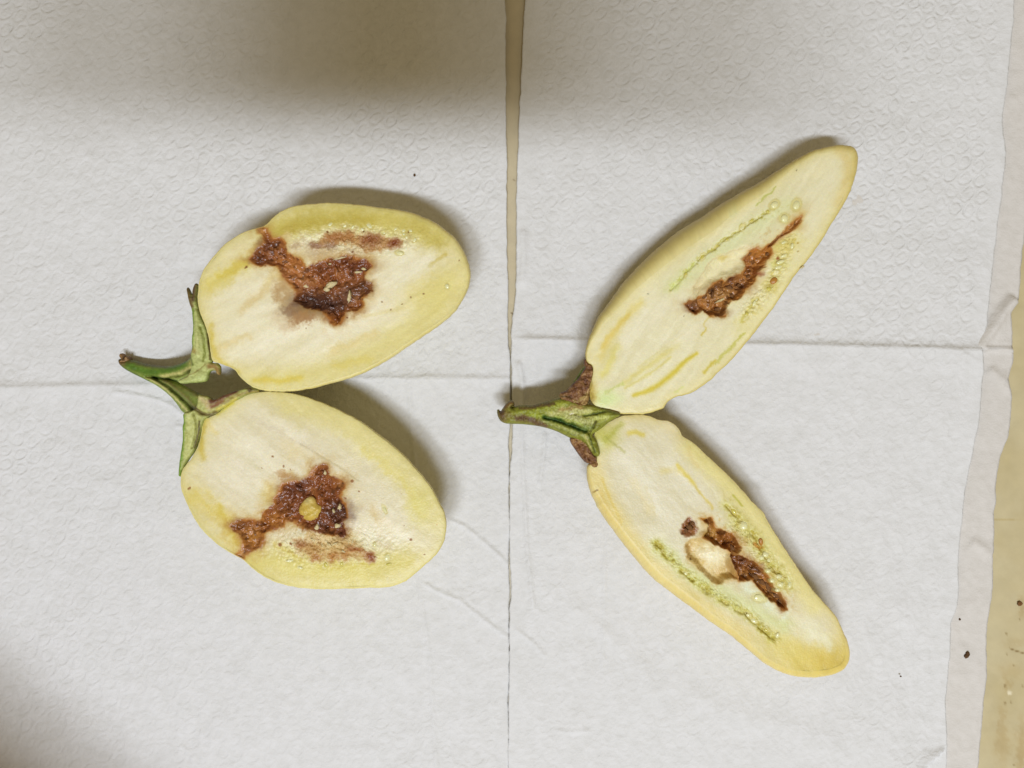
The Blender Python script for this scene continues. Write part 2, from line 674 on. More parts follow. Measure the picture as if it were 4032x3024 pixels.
def z_left(x, y, de):
    z = 0.00060 * fbm(x, y, 700, 11, 3) + 0.00034 * fbm(x, y, 150, 12, 3) + 0.00025
    z += step_fold(x, y, [(-400, 1535), (60, 1524), (300, 1518), (560, 1514), (800, 1500)], 60, 0.0011)
    z += step_fold(x, y, [(1330, 1490), (1700, 1486), (2016, 1490)], 42, 0.0010)
    z += ridge(x, y, [(440, 1541), (520, 1552), (620, 1572), (680, 1596), (730, 1640)], 5, 0.0005)
    z += ridge(x, y, [(1500, -200), (1508, 120), (1520, 300), (1545, 680), (1560, 830)], 3.5, 0.00022)
    z += ridge(x, y, [(1610, 1440), (1622, 1700), (1640, 1860)], 4, 0.00028)
    z += ridge(x, y, [(1640, 2250), (1690, 2560), (1705, 2820), (1726, 3150)], 4, 0.00030)
    z += ridge(x, y, [(1762, 2045), (1830, 2070), (1900, 2130), (1960, 2180), (2010, 2232)], 4.5, 0.0004)
    z += ridge(x, y, [(1655, 2288), (1730, 2330), (1810, 2362), (1880, 2420), (1960, 2480), (2005, 2510)], 4.5, 0.0004)
    z += ridge(x, y, [(690, 1676), (740, 1686), (800, 1690)], 4, 0.0004)
    z += 0.0009 * np.exp(-de / 40.0) * sstep(-400, 300, 900 - y)
    return z


def emb_left(x, y, de):
    e = 0.75 + 0.4 * sstep(-.3, .8, fbm(x, y, 600, 77, 2)) + .25 * np.exp(-(((x - 1450) / 900) ** 2 + ((y - 450) / 650) ** 2))
    e *= sstep(6, 50, de)
    e *= .5 + .5 * sstep(0, 1, np.clip((1700 - y) / 900, 0, 1) + np.clip((1000 - x) / 700, 0, 1))
    d, _ = lindist(x, y, [(-400, 1535), (300, 1518), (800, 1500)])
    return e * (1 - .6 * np.exp(-(d / 35) ** 2))


def z_right(x, y, de):
    z = 0.00060 * fbm(x, y, 800, 21, 3) + 0.00034 * fbm(x, y, 160, 22, 3) + 0.0003
    z += step_fold(x, y, [(2040, 1333), (2300, 1340), (2900, 1352), (3200, 1358), (3500, 1366), (3900, 1378)], 70, 0.0017)
    z += ridge(x, y, [(2040, 1415), (2056, 1500), (2060, 1560), (2062, 1650)], 7, 0.0006)
    z += ridge(x, y, [(2055, 1660), (2058, 1850), (2066, 1960), (2075, 2150), (2092, 2320), (2100, 2400)], 5, 0.00045)
    z += ridge(x, y, [(2146, 1700), (2140, 1800), (2122, 1920)], 5, 0.0004)
    z += ridge(x, y, [(2380, 2150), (2378, 2400), (2372, 2650)], 4, 0.00028)
    z += ridge(x, y, [(2020, 2470), (2100, 2530), (2150, 2590)], 5, 0.0003)
    z += ridge(x, y, [(2180, 2872), (2240, 2882), (2330, 2876)], 6, 0.0003)
    z += ridge(x, y, [(2055, 900), (2062, 1000), (2050, 1130)], 9, 0.0005)
    z += ridge(x, y, [(3640, 1790), (3760, 1450), (3800, 1385)], 40, 0.0004)
    # lifted torn corner at the lower right
    xt = np.interp(y, [2938, 2965, 2985, 3010, 3060, 3420], [3733, 3700, 3672, 3650, 3600, 3300])
    z += 0.0022 * np.where(x < xt, np.exp((x - xt) / 45.0), 0) * sstep(2930, 2975, y)
    z += ridge(x, y, [(2700, 2700), (2900, 2820), (3100, 2870), (3350, 2960)], 30, 0.0003)
    z += ridge(x, y, [(2150, 2300), (2300, 2420), (2520, 2620), (2600, 2760)], 26, 0.0003)
    z += ridge(x, y, [(3420, 2020), (3500, 2240), (3560, 2480)], 26, 0.0003)
    z += 0.0011 * np.exp(-(x - 2010) / 60.0) * (x > 1900) * sstep(-400, 300, 1000 - y)
    return z


def emb_right(x, y, de):
    e = 0.7 + 0.4 * sstep(-.3, .8, fbm(x, y, 500, 87, 2)) + .35 * sstep(0, 1, (1400 - y) / 900)
    e *= sstep(30, 80, de)
    return e * (.45 + .55 * sstep(0, 1, np.clip((1500 - y) / 700, 0, 1) + .5 * np.clip((x - 2900) / 500, 0, 1)))


def z_under(x, y, de):
    z = 0.0003 * fbm(x, y, 300, 31, 3) + 0.00025 * fbm(x, y, 60, 32, 3)
    z += ridge(x, y, [(3840, 1385), (3900, 1300), (3955, 1215), (4000, 1170)], 16, 0.0016)
    z += ridge(x, y, [(3860, 1376), (3900, 1373), (3962, 1377), (3990, 1380)], 4, 0.0012)
    z += ridge(x, y, [(3820, 2130), (3870, 2160), (3900, 2190)], 14, 0.0006)
    z += ridge(x, y, [(3890, 1450), (3930, 1490), (3960, 1500)], 14, 0.0006)
    return z


TEAR = [(3733, 2938), (3706, 2960), (3676, 2984), (3662, 3000), (3648, 3014), (3636, 3040), (3560, 3110), (3530, 3110),
        (3612, 3040), (3640, 3010), (3668, 2982), (3700, 2958)]

towel_l = sheet("paper_towel", [(-520, -400), (-520, 3500)],
                [(1990, -400), (1990, 0), (1992, 300), (1996, 700), (1997, 1000), (1997, 1240), (1999, 1320), (2008, 1420), (2011, 1500),
                 (2006, 1700), (2003, 1760), (2004, 1990), (2005, 2180), (2003, 2600), (2000, 3020), (1998, 3500)],
                -400, 3424, 0.0011, 7, M_PAPER, z_left, emb_left)
tag(towel_l, "embossed white paper towel lying under the plump halves, on the left of the gap", "paper towel", "white paper towels on the table")
towel_r = sheet("paper_towel", [(2072, -400), (2066, 0), (2060, 130), (2054, 240), (2044, 480), (2038, 640), (2034, 760), (2034, 900),
                                (2032, 1120), (2024, 1220), (2016, 1260), (2012, 1320), (2013, 1420), (2017, 1500), (2018, 1690),
                                (2018, 1760), (2007, 1850), (2006.5, 2050), (2006, 2180), (2009, 2230), (2013, 2310), (2007, 2400), (2004, 2700),
                                (2001, 2810), (2002, 3020), (2000, 3500)],
                [(3998, -400), (3994, 0), (3975, 240), (3955, 400), (3945, 480), (3958, 600), (3945, 760), (3920, 960), (3890, 1150), (3882, 1280),
                 (3856, 1378), (3870, 1460), (3850, 1660), (3820, 1830), (3800, 1950), (3782, 2100), (3775, 2250), (3770, 2380),
                 (3745, 2450), (3742, 2560), (3734, 2660), (3728, 2780), (3730, 2940), (3724, 3030), (3715, 3500)],
                -400, 3424, 0.0014, 7, M_PAPER, z_right, emb_right)
tag(towel_r, "embossed white paper towel under the slender halves, torn at its lower right corner", "paper towel",
    "white paper towels on the table")
under = sheet("tissue_sheet", [(2500, -400), (2500, 3500)],
              [(4120, -400), (4090, 300), (4066, 700), (4040, 900), (4020, 1050), (4008, 1180), (3978, 1230), (3986, 1300), (3990, 1420), (3972, 1490),
               (3984, 1560), (3972, 1720), (3935, 1800), (3925, 1860), (3920, 1990), (3911, 2020), (3914, 2140), (3910, 2280), (3900, 2370),
               (3884, 2500), (3883, 2640), (3876, 2740), (3870, 2830), (3858, 2930), (3850, 3030), (3838, 3500)],
              -400, 3424, 0.0006, 9, M_PAPER2, z_under, lambda x, y, de: 0.6 + 0 * x)
tag(under, "thin pinkish white tissue sticking out from under the right paper towel", "tissue sheet")


# ------------------------------------------------------------------ fruit halves
class Half:
    pass


def interp_inset(S, ctrl, default):
    """inset of the cut edge from the outline, interpolated round the perimeter from (px, py, inset)"""
    n = len(S)
    pos, val = [], []
    for (x, y, i) in ctrl:
        k = int(np.argmin((S[:, 0] - x) ** 2 + (S[:, 1] - y) ** 2))
        pos.append(k)
        val.append(i)
    o = np.argsort(pos)
    pos = np.array(pos)[o]
    val = np.array(val, float)[o]
    pp = np.concatenate([pos - n, pos, pos + n])
    vv = np.concatenate([val, val, val])
    r = np.interp(np.arange(n), pp, vv)
    k = np.hanning(61)
    k /= k.sum()
    return np.convolve(np.concatenate([r[-60:], r, r[:60]]), k, 'same')[60:-60]


def build_half(parent, outline, zcut, ctrl, center, paintfun, dispfun, rotfun, skincol, M=820, K=150, label=None, foot=0.0019):
    S = chaikin(outline, 2)
    S = resample(S, M)
    # small irregularities of a hand-cut edge
    per = np.arange(M)
    nrm = np.roll(S, -3, 0) - np.roll(S, 3, 0)
    nrm = np.stack([nrm[:, 1], -nrm[:, 0]], 1)
    nrm /= np.linalg.norm(nrm, axis=1, keepdims=True) + 1e-9
    area2 = (S[:, 0] * np.roll(S[:, 1], -1) - np.roll(S[:, 0], -1) * S[:, 1]).sum()
    if area2 < 0:
        S = S[::-1].copy()
        nrm = nrm[::-1] * 1.0
    # outward test
    c = np.array(center, float)
    if ((S - c) * nrm).sum() < 0:
        nrm = -nrm
    jit = 1.3 * fbm(S[:, 0], S[:, 1], 22, 71, 3)
    S = S + nrm * jit[:, None]
    ins = interp_inset(S, ctrl, 6)
    C = S - nrm * ins[:, None]
    t = (np.arange(1, K + 1) / K) ** 0.85
    pxy = c[None, None, :] + (C[None] - c) * t[:, None, None]
    pxy = np.vstack([c[None], pxy.reshape(-1, 2)])
    x, y = pxy[:, 0], pxy[:, 1]
    zc = zcut(x, y)
    edge, _, _ = sdist(x, y, resample(C, 160))
    pa = paintfun(x, y, edge)
    disp = dispfun(x, y, edge, pa)
    rot = rotfun(x, y, pa)
    dip = 0.0005 * np.clip(1 - ins / 13.0, 0.02, 1)
    disp = disp - np.concatenate([[0], np.tile(dip, K)]) * np.exp(-np.clip(edge, 0, None) / 9.0)
    X3, Y3 = P(x, y, zc)
    vf = np.stack([X3, Y3, zc + disp], 1)
    # faces (inner fan as degenerate-free quads: centre vertex repeated ring)
    ring = 1 + np.arange(K * M).reshape(K, M)
    nxt = np.roll(ring, -1, 1)
    f = np.stack([ring[:-1].ravel(), ring[1:].ravel(), nxt[1:].ravel(), nxt[:-1].ravel()], 1)
    # fan: quads made of two neighbouring wedges
    r0 = ring[0]
    fan = np.stack([np.zeros(M // 2, int), r0[0::2], r0[1::2], np.roll(r0, -2)[0::2]], 1)
    f = np.vstack([fan, f])
    # make normals point up
    a, b, cc = vf[f[:, 1]], vf[f[:, 2]], vf[f[:, 3]]
    if np.cross(b - a, cc - a)[:, 2].sum() < 0:
        f = f[:, ::-1]
    # ---- skin
    cols = flesh_albedo(pa.c)
    levels = []
    lc = []
    zC = zcut(C[:, 0], C[:, 1]) - dip
    XC, YC = P(C[:, 0], C[:, 1], zC + dip)
    del_z = np.clip(ins * 1.05e-4 * 1.5, 0.0004, 0.012)
    zS = zC - del_z
    XS, YS = P(S[:, 0], S[:, 1], zS)
    cx, cy = P(c[0], c[1], zcut(c[0:1], c[1:2])[0])
    for q in np.linspace(0, 1, 9):
        a = q * math.pi / 2
        levels.append(np.stack([XC + (XS - XC) * math.sin(a), YC + (YS - YC) * math.sin(a), zC - del_z * (1 - math.cos(a))], 1))
        lc.append(S * q + C * (1 - q))
    for j in range(1, 29):
        a = j / 28 * math.pi / 2
        k = max(math.cos(a), 0.0) ** 0.75 * 0.97 + 0.03 * (1 - j / 28)
        k = max(k, 0.02)
        zz = foot + (zS - foot) * (1 - math.sin(a))
        levels.append(np.stack([cx + (XS - cx) * k, cy + (YS - cy) * k, zz], 1))
        lc.append(S)
    vs = np.vstack(levels)
    sx = np.vstack(lc)
    nl = len(levels)
    g = np.arange(nl * M).reshape(nl, M)
    gn = np.roll(g, -1, 1)
    fs = np.stack([g[:-1].ravel(), g[1:].ravel(), gn[1:].ravel(), gn[:-1].ravel()], 1)
    n = vnormals(vs, fs)
    outw = vs - np.array([cx, cy, 0.01])
    if (n * outw).sum() < 0:
        fs = fs[:, ::-1]
    ps = Paint(sx[:, 0] + vs[:, 2] * 6000, sx[:, 1] - vs[:, 2] * 4000, skincol, lambda p: p, 1.0)
    nn = fbm(ps.x, ps.y, 120, 5, 3)
    ps.mix(.4 * np.clip(nn, 0, 1), np.array(skincol) * np.array([.97, .95, .82]))
    ps.mix(.4 * np.clip(-nn, 0, 1), np.array(skincol) * np.array([1.02, 1.03, 1.12]))
    ps.grain(.02, 6)
    rimc = pa.c[1 + (K - 1) * M:]
    for q in range(6):
        w = (1 - q / 6.0) * .9
        ps.c[q * M:(q + 1) * M] = ps.c[q * M:(q + 1) * M] * (1 - w) + rimc * w
    skin = mesh_from("fruit_half", vs, fs, M_SKIN, flesh_albedo(ps.c), parent=parent)
    if label:
        skin["label"] = label
    # ---- split the cut face into sound flesh and rotten core (shared smooth normals)
    nv = vnormals(vf, f)
    rf = rot[f].mean(1) > .5
    v1, f1, c1, n1 = compact(vf, f[~rf], cols, nv)
    flesh = mesh_from("flesh", v1, f1, M_FLESH, c1, normals=n1, parent=skin)
    v2, f2, c2, n2 = compact(vf, f[rf], cols, nv)
    rotten = mesh_from("rotten_core", v2, f2, M_ROT, c2, normals=n2, parent=skin)
    h = Half()
    h.skin, h.flesh, h.rotten, h.zcut = skin, flesh, rotten, zcut
    top = vf

    def zsurf(px, py):
        k = np.argmin((x - px) ** 2 + (y - py) ** 2)
        return vf[k, 2]
    h.zsurf = zsurf
    return h


# shared seed meshes --------------------------------------------------------
def ellipsoid_mesh(name, mat, nu=12, nv=7, dent=0.12, jit=0.0):
    rr = random.Random(5)
    v, f = [], []
    for i in range(nv + 1):
        th = math.pi * i / nv
        for j in range(nu):
            ph = 2 * math.pi * j / nu
            r = 1 - dent * math.exp(-((ph - math.pi) / .5) ** 2) * math.sin(th)
            r *= 1 + (rr.uniform(-jit, jit) if 0 < i < nv else 0)
            v.append((r * math.sin(th) * math.cos(ph), r * math.sin(th) * math.sin(ph), r * math.cos(th)))
    for i in range(nv):
        for j in range(nu):
            f.append((i * nu + j, (i + 1) * nu + j, (i + 1) * nu + (j + 1) % nu, i * nu + (j + 1) % nu))
    me = bpy.data.meshes.new(name)
    me.from_pydata(v, [], f)
    me.materials.append(mat)
    for p in me.polygons:
        p.use_smooth = True
    return me


ME_SEED = ellipsoid_mesh("seed", M_SEED)
ME_SEED_G = ellipsoid_mesh("seed", M_SEED_G)
ME_SEED_B = ellipsoid_mesh("seed", M_SEED_B)
ME_SHRED = ellipsoid_mesh("shred", M_SHRED, dent=.35, jit=.28)
ME_FRASS = ellipsoid_mesh("frass", M_FRASS, dent=.3, jit=.3)


def put(half, name, me, px, py, a, b, hgt, ang, sink=.35):
    z = half.zsurf(px, py)
    X, Y = P(px, py, z)
    k = (HC - z) / FPX
    o = bpy.data.objects.new(name, me)
    scene.collection.objects.link(o)
    o.parent = half.skin
    o.location = (X, Y, z + hgt * k * (1 - 2 * sink) * .5)
    o.rotation_euler = (random.uniform(-.25, .25), random.uniform(-.25, .25), math.radians(-ang))
    o.scale = (a * k, b * k, hgt * k)
    return o


# ---- relief parts: an outline with rounded top and underside ---------------
def relief(name, poly, zaxis, thick, mat, paintfun, parent, step=3.0, warp=2.0, round_w=None, smooth_it=1, bumpy=0.0, grow=0.0, grooves=()):
    p = chaikin(poly, smooth_it)
    if grow:
        p = resample(p, 260)
        t = np.roll(p, -2, 0) - np.roll(p, 2, 0)
        n = np.stack([t[:, 1], -t[:, 0]], 1)
        n /= np.linalg.norm(n, axis=1, keepdims=True) + 1e-9
        ar = (p[:, 0] * np.roll(p[:, 1], -1) - np.roll(p[:, 0], -1) * p[:, 1]).sum()
        p = p + n * (grow if ar > 0 else -grow)
    x0, y0 = p.min(0) - 2 * step
    x1, y1 = p.max(0) + 2 * step
    xs = np.arange(x0, x1, step)
    ys = np.arange(y0, y1, step)
    X, Y = np.meshgrid(xs, ys)
    d, nx, ny = sdist(X, Y, p)
    w, h = len(xs), len(ys)
    ok = d > -step * .75
    idx = np.arange(w * h).reshape(h, w)
    cell = ok[:-1, :-1] & ok[1:, :-1] & ok[1:, 1:] & ok[:-1, 1:]
    ctr = (d[:-1, :-1] + d[1:, :-1] + d[1:, 1:] + d[:-1, 1:]) / 4 > -step * .2
    cell &= ctr
    f = np.stack([idx[:-1, :-1][cell], idx[1:, :-1][cell], idx[1:, 1:][cell], idx[:-1, 1:][cell]], 1)
    x = np.where(d < 0, nx, X).ravel()
    y = np.where(d < 0, ny, Y).ravel()
    dd = np.clip(d, 0, None).ravel()
    rw = round_w or thick / 1.0e-4
    tt = np.clip(dd / rw, 0, 1)
    prof = np.sqrt(np.clip(1 - (1 - tt) ** 2, 0, 1))
    za = zaxis(x, y)
    X3, Y3 = P(x, y, za)
    pa = paintfun(x, y, dd)
    bump = bumpy * fbm(x, y, 14, 33, 4) * prof
    for (gp, gd, gw) in grooves:
        bump = bump + gd * np.exp(-(lindist(x, y, chaikin(gp, 2, closed=False))[0] / gw) ** 2) * prof
    top = np.stack([X3, Y3, za + thick * prof + bump], 1)
    bot = np.stack([X3, Y3, za - thick * prof * .9 - 0.0001], 1)
    nv = len(top)
    v = np.vstack([top, bot])
    fa = np.vstack([f, f[:, ::-1] + nv])
    # boundary walls
    from collections import Counter
    e = np.vstack([f[:, [0, 1]], f[:, [1, 2]], f[:, [2, 3]], f[:, [3, 0]]])
    key = np.sort(e, 1)
    code = key[:, 0].astype(np.int64) * (w * h) + key[:, 1]
    u, inv, cnt = np.unique(code, return_inverse=True, return_counts=True)
    be = e[cnt[inv] == 1]
    wall = np.stack([be[:, 1], be[:, 0], be[:, 0] + nv, be[:, 1] + nv], 1)
    fa = np.vstack([fa, wall])
    tone = np.array([1.08, 1.04, 1.02]) if mat.name.startswith("green") else np.ones(3)
    cols = np.vstack([albedo(pa.c * tone)] * 2)
    v, fa, cols, _ = compact(v, fa, cols)
    # face direction
    a, b, c3 = v[fa[0, 0]], v[fa[0, 1]], v[fa[0, 2]]
    if np.cross(b - a, c3 - a)[2] < 0:
        fa = fa[:, ::-1]
    return mesh_from(name, v, fa, mat, cols, parent=parent)


def zline(p0, z0, p1, z1):
    p0, p1 = np.array(p0, float), np.array(p1, float)
    d = p1 - p0
    L = (d * d).sum()

    def fz(x, y):
        t = np.clip(((x - p0[0]) * d[0] + (y - p0[1]) * d[1]) / L, -.1, 1.1)
        return z0 + (z1 - z0) * t
    return fz


def plane_z(z0, ax, ay, cx, cy):
    return lambda x, y: z0 + ax * (np.asarray(x) - cx) * 1e-4 + ay * (np.asarray(y) - cy) * 1e-4


# ================================================================== left eggplant (plump halves)
egg_l = empty("eggplant", "plump pale yellow eggplant split open on its green stem, large brown rot in both halves", "eggplant",
              group="cut open eggplants")

OUT_A = Z1([(1000, 113), (1100, 108), (1200, 112), (1300, 120), (1420, 135), (1590, 155), (1720, 185), (1840, 235), (1930, 290), (2010, 360),
            (2065, 430), (2100, 510), (2125, 590), (2128, 660), (2110, 730), (2075, 810), (2020, 890), (1950, 960), (1860, 1025), (1760, 1090),
            (1640, 1175), (1480, 1280), (1300, 1368), (1150, 1412), (1000, 1450), (860, 1475), (760, 1480), (660, 1475), (590, 1465), (530, 1440),
            (470, 1390), (430, 1345), (420, 1325), (390, 1305), (330, 1285), (290, 1270), (250, 1262), (238, 1180), (225, 1080), (208, 1020),
            (180, 950), (150, 870), (143, 800), (150, 720), (165, 650), (195, 580), (240, 520), (300, 450), (370, 385), (450, 335), (520, 305),
            (575, 292), (610, 282), (650, 262), (690, 215), (740, 175), (810, 140), (900, 122)])
ROT_A = [(575, 305), (610, 280), (645, 285), (655, 330), (690, 355), (740, 360), (775, 385), (790, 430), (800, 470), (860, 510), (910, 545),
         (930, 590), (960, 560), (1010, 530), (1060, 520), (1120, 510), (1190, 500), (1270, 490), (1310, 505), (1390, 520), (1405, 560),
         (1390, 600), (1360, 630), (1375, 680), (1415, 700), (1410, 740), (1380, 780), (1340, 810), (1350, 850), (1310, 890), (1260, 895),
         (1210, 910), (1190, 960), (1150, 985), (1110, 965), (1085, 930), (1060, 900), (1000, 880), (930, 880), (890, 850), (840, 820),
         (850, 760), (830, 700), (780, 660), (760, 620), (720, 575), (640, 570), (570, 560), (520, 520), (545, 480), (590, 430), (625, 390),
         (615, 345)]
BAND_A = [(960, 400), (1080, 340), (1200, 320), (1330, 330), (1460, 345), (1560, 360), (1620, 380), (1600, 430), (1530, 440), (1450, 450),
          (1380, 470), (1330, 430), (1230, 400), (1130, 400), (1050, 440), (980, 440)]


def rot_texture(p, m, seed, lo=(78, 40, 22), hi=(184, 132, 74), amt=.26, pits=.45):
    n = fbm(p.x, p.y, 44, seed, 4)
    n2 = fbm(p.x, p.y, 13, seed + 9, 3)
    p.mix(m * amt * sstep(.0, .7, n * .7 + n2 * .5), lo)
    p.mix(m * amt * sstep(.1, .8, -(n * .6 + n2 * .6)), hi)
    pit = sstep(.35, .8, fbm(p.x, p.y, 19, seed + 21, 3))
    p.mix(m * pit * pits, (54, 28, 15))
    k = (m * .8)[:, None]
    p.c = p.c * (1 - k) + np.clip(p.c * np.array([1.04, 1.07, 1.06]) + 2, 0, 255) * k


SEEDS_A = [(1610, 472, 26, 15, 13, 10), (1954, 715, 15, 18, 10, 0), (1270, 285, 16, 8, 7, -50), (1105, 265, 18, 10, 6, -30),
                              (1390, 275, 22, 13, 6, 40), (1495, 325, 14, 11, 6, 0), (1640, 310, 14, 10, 6, -30), (1690, 310, 12, 10, 6, 30),
                              (1720, 380, 11, 16, 6, 20), (1580, 300, 15, 6, 6, -35), (1210, 280, 16, 9, 5, -40), (1660, 360, 10, 10, 5, 0),
                              (1640, 335, 9, 9, 5, 0), (1340, 300, 14, 9, 5, 20)]


def mottle(p, pts, w, seed, dark=(184, 170, 84), pale=(230, 225, 184), amt=.65, scale=11):
    """uneven seed tissue along a line"""
    d, t = lindist(p.x + p.wx * 8, p.y + p.wy * 8, chaikin(p.z(pts), 2, closed=False))
    m = np.exp(-(d / (w / p.s)) ** 2)
    n = fbm(p.x, p.y, scale, seed, 3)
    p.mix(m * amt * sstep(.1, .75, n), dark)
    p.mix(m * amt * sstep(.1, .75, -n), pale)


def paint_a(x, y, edge):
    p = Paint(x, y, (238, 231, 208), Z1, 1.84333)
    p.mix(.85 * np.exp(-edge / 42.0), (226, 215, 156))
    p.stroke([(690, 300), (900, 235), (1150, 205), (1450, 225), (1750, 290), (1880, 380)], 190, (204, 191, 108), .9, warp=12)
    p.stroke([(700, 330), (900, 270), (1150, 240), (1400, 250)], 80, (194, 178, 86), .65, warp=12)
    p.stroke([(230, 720), (380, 610), (520, 530), (600, 430)], 130, (223, 209, 122), .75, warp=12)
    p.stroke([(300, 640), (400, 590), (500, 545)], 55, (214, 196, 92), .6, warp=10)
    p.blob(1850, 760, 230, 140, (223, 211, 136), .75, -25, 16)
    p.stroke([(1980, 650), (1850, 930), (1550, 1110), (1200, 1290), (900, 1370), (560, 1390)], 190, (225, 215, 148), .7, warp=12)
    p.stroke([(560, 1392), (700, 1400), (890, 1380)], 46, (222, 203, 92), .65, warp=5)
    p.stroke([(1150, 1290), (1250, 1270), (1380, 1240)], 60, (222, 206, 110), .45, warp=8)
    p.stroke([(1120, 1190), (1250, 1140), (1420, 1060)], 70, (226, 206, 140), .45, warp=10)
    p.stroke([(1825, 565), (1890, 520), (1940, 478)], 26, (205, 188, 104), .7)
    p.stroke([(470, 890), (560, 810), (650, 730)], 70, (226, 206, 160), .7, warp=8)
    p.stroke([(640, 690), (700, 640), (750, 640)], 70, (216, 196, 130), .5, warp=8)
    p.stroke([(243, 1000), (238, 1100), (262, 1200), (340, 1290), (430, 1340)], 40, (216, 196, 92), .6)
    p.stroke([(300, 1170), (420, 1100), (520, 1080)], 50, (226, 206, 150), .5, warp=8)
    p.stroke([(1340, 940), (1500, 900), (1680, 860)], 30, (226, 214, 160), .5)
    p.stroke([(330, 1000), (520, 940), (700, 860)], 120, (241, 235, 217), .6, warp=14)
    p.stroke([(420, 1220), (700, 1110), (1050, 1010), (1300, 960)], 120, (241, 235, 217), .6, warp=14)
    p.stroke([(1480, 680), (1650, 600), (1820, 520)], 130, (240, 234, 216), .5, warp=14)
    p.stroke([(300, 800), (450, 740), (600, 680)], 90, (240, 234, 216), .5, warp=14)
    p.fibres(-33, .034, 5)
    # stained zone round the rot
    d, _, _ = sdist(x + p.wx * 12, y + p.wy * 12, Z1(ROT_A))
    p.mix(.7 * np.exp(-np.clip(-d, 0, None) / (18.0 + 14 * p.wx)), (200, 166, 104))
    p.blob(770, 760, 62, 75, (180, 146, 100), .7, 0, 20)
    p.blob(850, 890, 90, 50, (112, 78, 50), .75, -12, 16)
    p.blob(900, 945, 120, 42, (152, 106, 62), .75, -18, 16)
    p.blob(720, 945, 70, 36, (222, 204, 176), .5, 0, 14)
    p.blob(800, 1010, 60, 30, (226, 208, 180), .5, 0, 14)
    p.poly(BAND_A, (178, 128, 74), .72, 11, 12)
    p.blob(1040, 470, 110, 48, (206, 186, 158), .8, 0, 12)
    p.blob(1260, 445, 80, 30, (212, 196, 172), .8, 0, 10)
    p.blob(1000, 412, 52, 24, (132, 96, 78), .7)
    p.blob(1110, 415, 46, 30, (142, 110, 92), .7)
    p.blob(1130, 360, 65, 32, (158, 104, 58), .8)
    p.blob(1230, 360, 60, 34, (166, 112, 60), .7)
    p.blob(1390, 380, 66, 46, (124, 68, 32), .9, 0, 9)
    p.blob(1570, 400, 46, 38, (118, 58, 24), .95, -20, 6)
    p.blob(850, 420, 40, 25, (170, 140, 110), .5)
    band = np.exp(-(((x - 1400) / 210) ** 2 + ((y - 945) / 46) ** 2))
    rot_texture(p, band * .8, 31, (132, 88, 48), (214, 198, 166), .5, 0)
    # the rot
    m = p.poly(ROT_A, (134, 76, 36), 1, 6, 7)
    p.blob(820, 560, 130, 46, (178, 116, 60), .85, 30, 9)
    p.blob(860, 650, 100, 62, (168, 108, 64), .8, 20, 9)
    p.blob(930, 710, 60, 40, (156, 104, 68), .7, 0, 9)
    p.blob(650, 420, 75, 60, (92, 48, 24), .8, 0, 9)
    p.blob(590, 520, 75, 36, (92, 46, 23), .75, 0, 9)
    p.blob(1270, 560, 140, 60, (98, 48, 26), .85, 0, 9)
    p.blob(1080, 600, 90, 60, (118, 62, 30), .6, 0, 9)
    p.blob(970, 815, 130, 62, (60, 36, 28), .92, 0, 9)
    p.blob(1120, 850, 95, 62, (66, 40, 33), .9, 0, 9)
    p.blob(1345, 730, 70, 50, (70, 38, 22), .8, 0, 9)
    p.blob(1140, 945, 72, 42, (116, 60, 20), .85, 0, 9)
    p.blob(1230, 770, 62, 62, (108, 78, 66), .75, 0, 9)
    p.blob(1300, 880, 60, 40, (128, 74, 30), .7, 0, 9)
    p.blob(612, 312, 36, 22, (190, 140, 84), .9, 0, 4)
    inside = sstep(0, 4, sdist(x + p.wx * 7, y + p.wy * 7, Z1(ROT_A))[0])
    da = sdist(x + p.wx * 7, y + p.wy * 7, Z1(ROT_A))[0]
    p.mix(.75 * np.exp(-((da - 2) / 6.5) ** 2) * sstep(-.5, .5, fbm(x, y, 40, 301, 3)), (178, 116, 50))
    p.mix(.5 * np.exp(-np.clip(-da, 0, None) / 26.0) * (da < 0) * sstep(-.2, .9, fbm(x, y, 60, 302, 3)), (196, 160, 92))
    rot_texture(p, inside, 55)
    for u, v, r in [(1483, 828, 6), (1630, 842, 6), (1785, 770, 7), (1690, 795, 6), (500, 572, 9), (490, 580, 6), (2040, 525, 5), (1548, 885, 5),
                    (1270, 465, 8), (1348, 316, 7), (1676, 320, 6), (1085, 318, 10), (1410, 748, 9), (1340, 810, 9), (1230, 940, 7), (930, 1020, 5)]:
        p.dot(u, v, r, (112, 66, 26), .85)
    for s in SEEDS_A:
        p.ring(s[0], s[1], s[2] * 1.15, s[3] * 1.15, s[5], (200, 186, 110), .42, (226, 217, 160))
    p.grain(.018, 4)
    p.rotm = m
    return p


def disp_rot(x, y, p, poly, depth, rough, seed, edge_w=22):
    d, _, _ = sdist(x + p.wx * 7, y + p.wy * 7, poly)
    k = sstep(-3, edge_w, d)
    n = fbm(x, y, 34, seed, 3)
    n2 = fbm(x, y, 11, seed + 3, 2)
    pit = sstep(.2, .75, fbm(x, y, 22, seed + 5, 2))
    return k * (-depth + rough * n + rough * .14 * n2 - rough * .8 * pit)


def disp_a(x, y, edge, p):
    z = 0.00012 * fbm(x, y, 70, 3, 3)
    z += disp_rot(x, y, p, Z1(ROT_A), 0.0012, 0.0010, 15)
    z += -0.0022 * np.exp(-(((x - 1250) / 62) ** 2 + ((y - 1190) / 32) ** 2))
    z += 0.0006 * fbm(x, y, 9, 44, 3) * np.exp(-(((x - 1400) / 210) ** 2 + ((y - 945) / 50) ** 2))
    return z


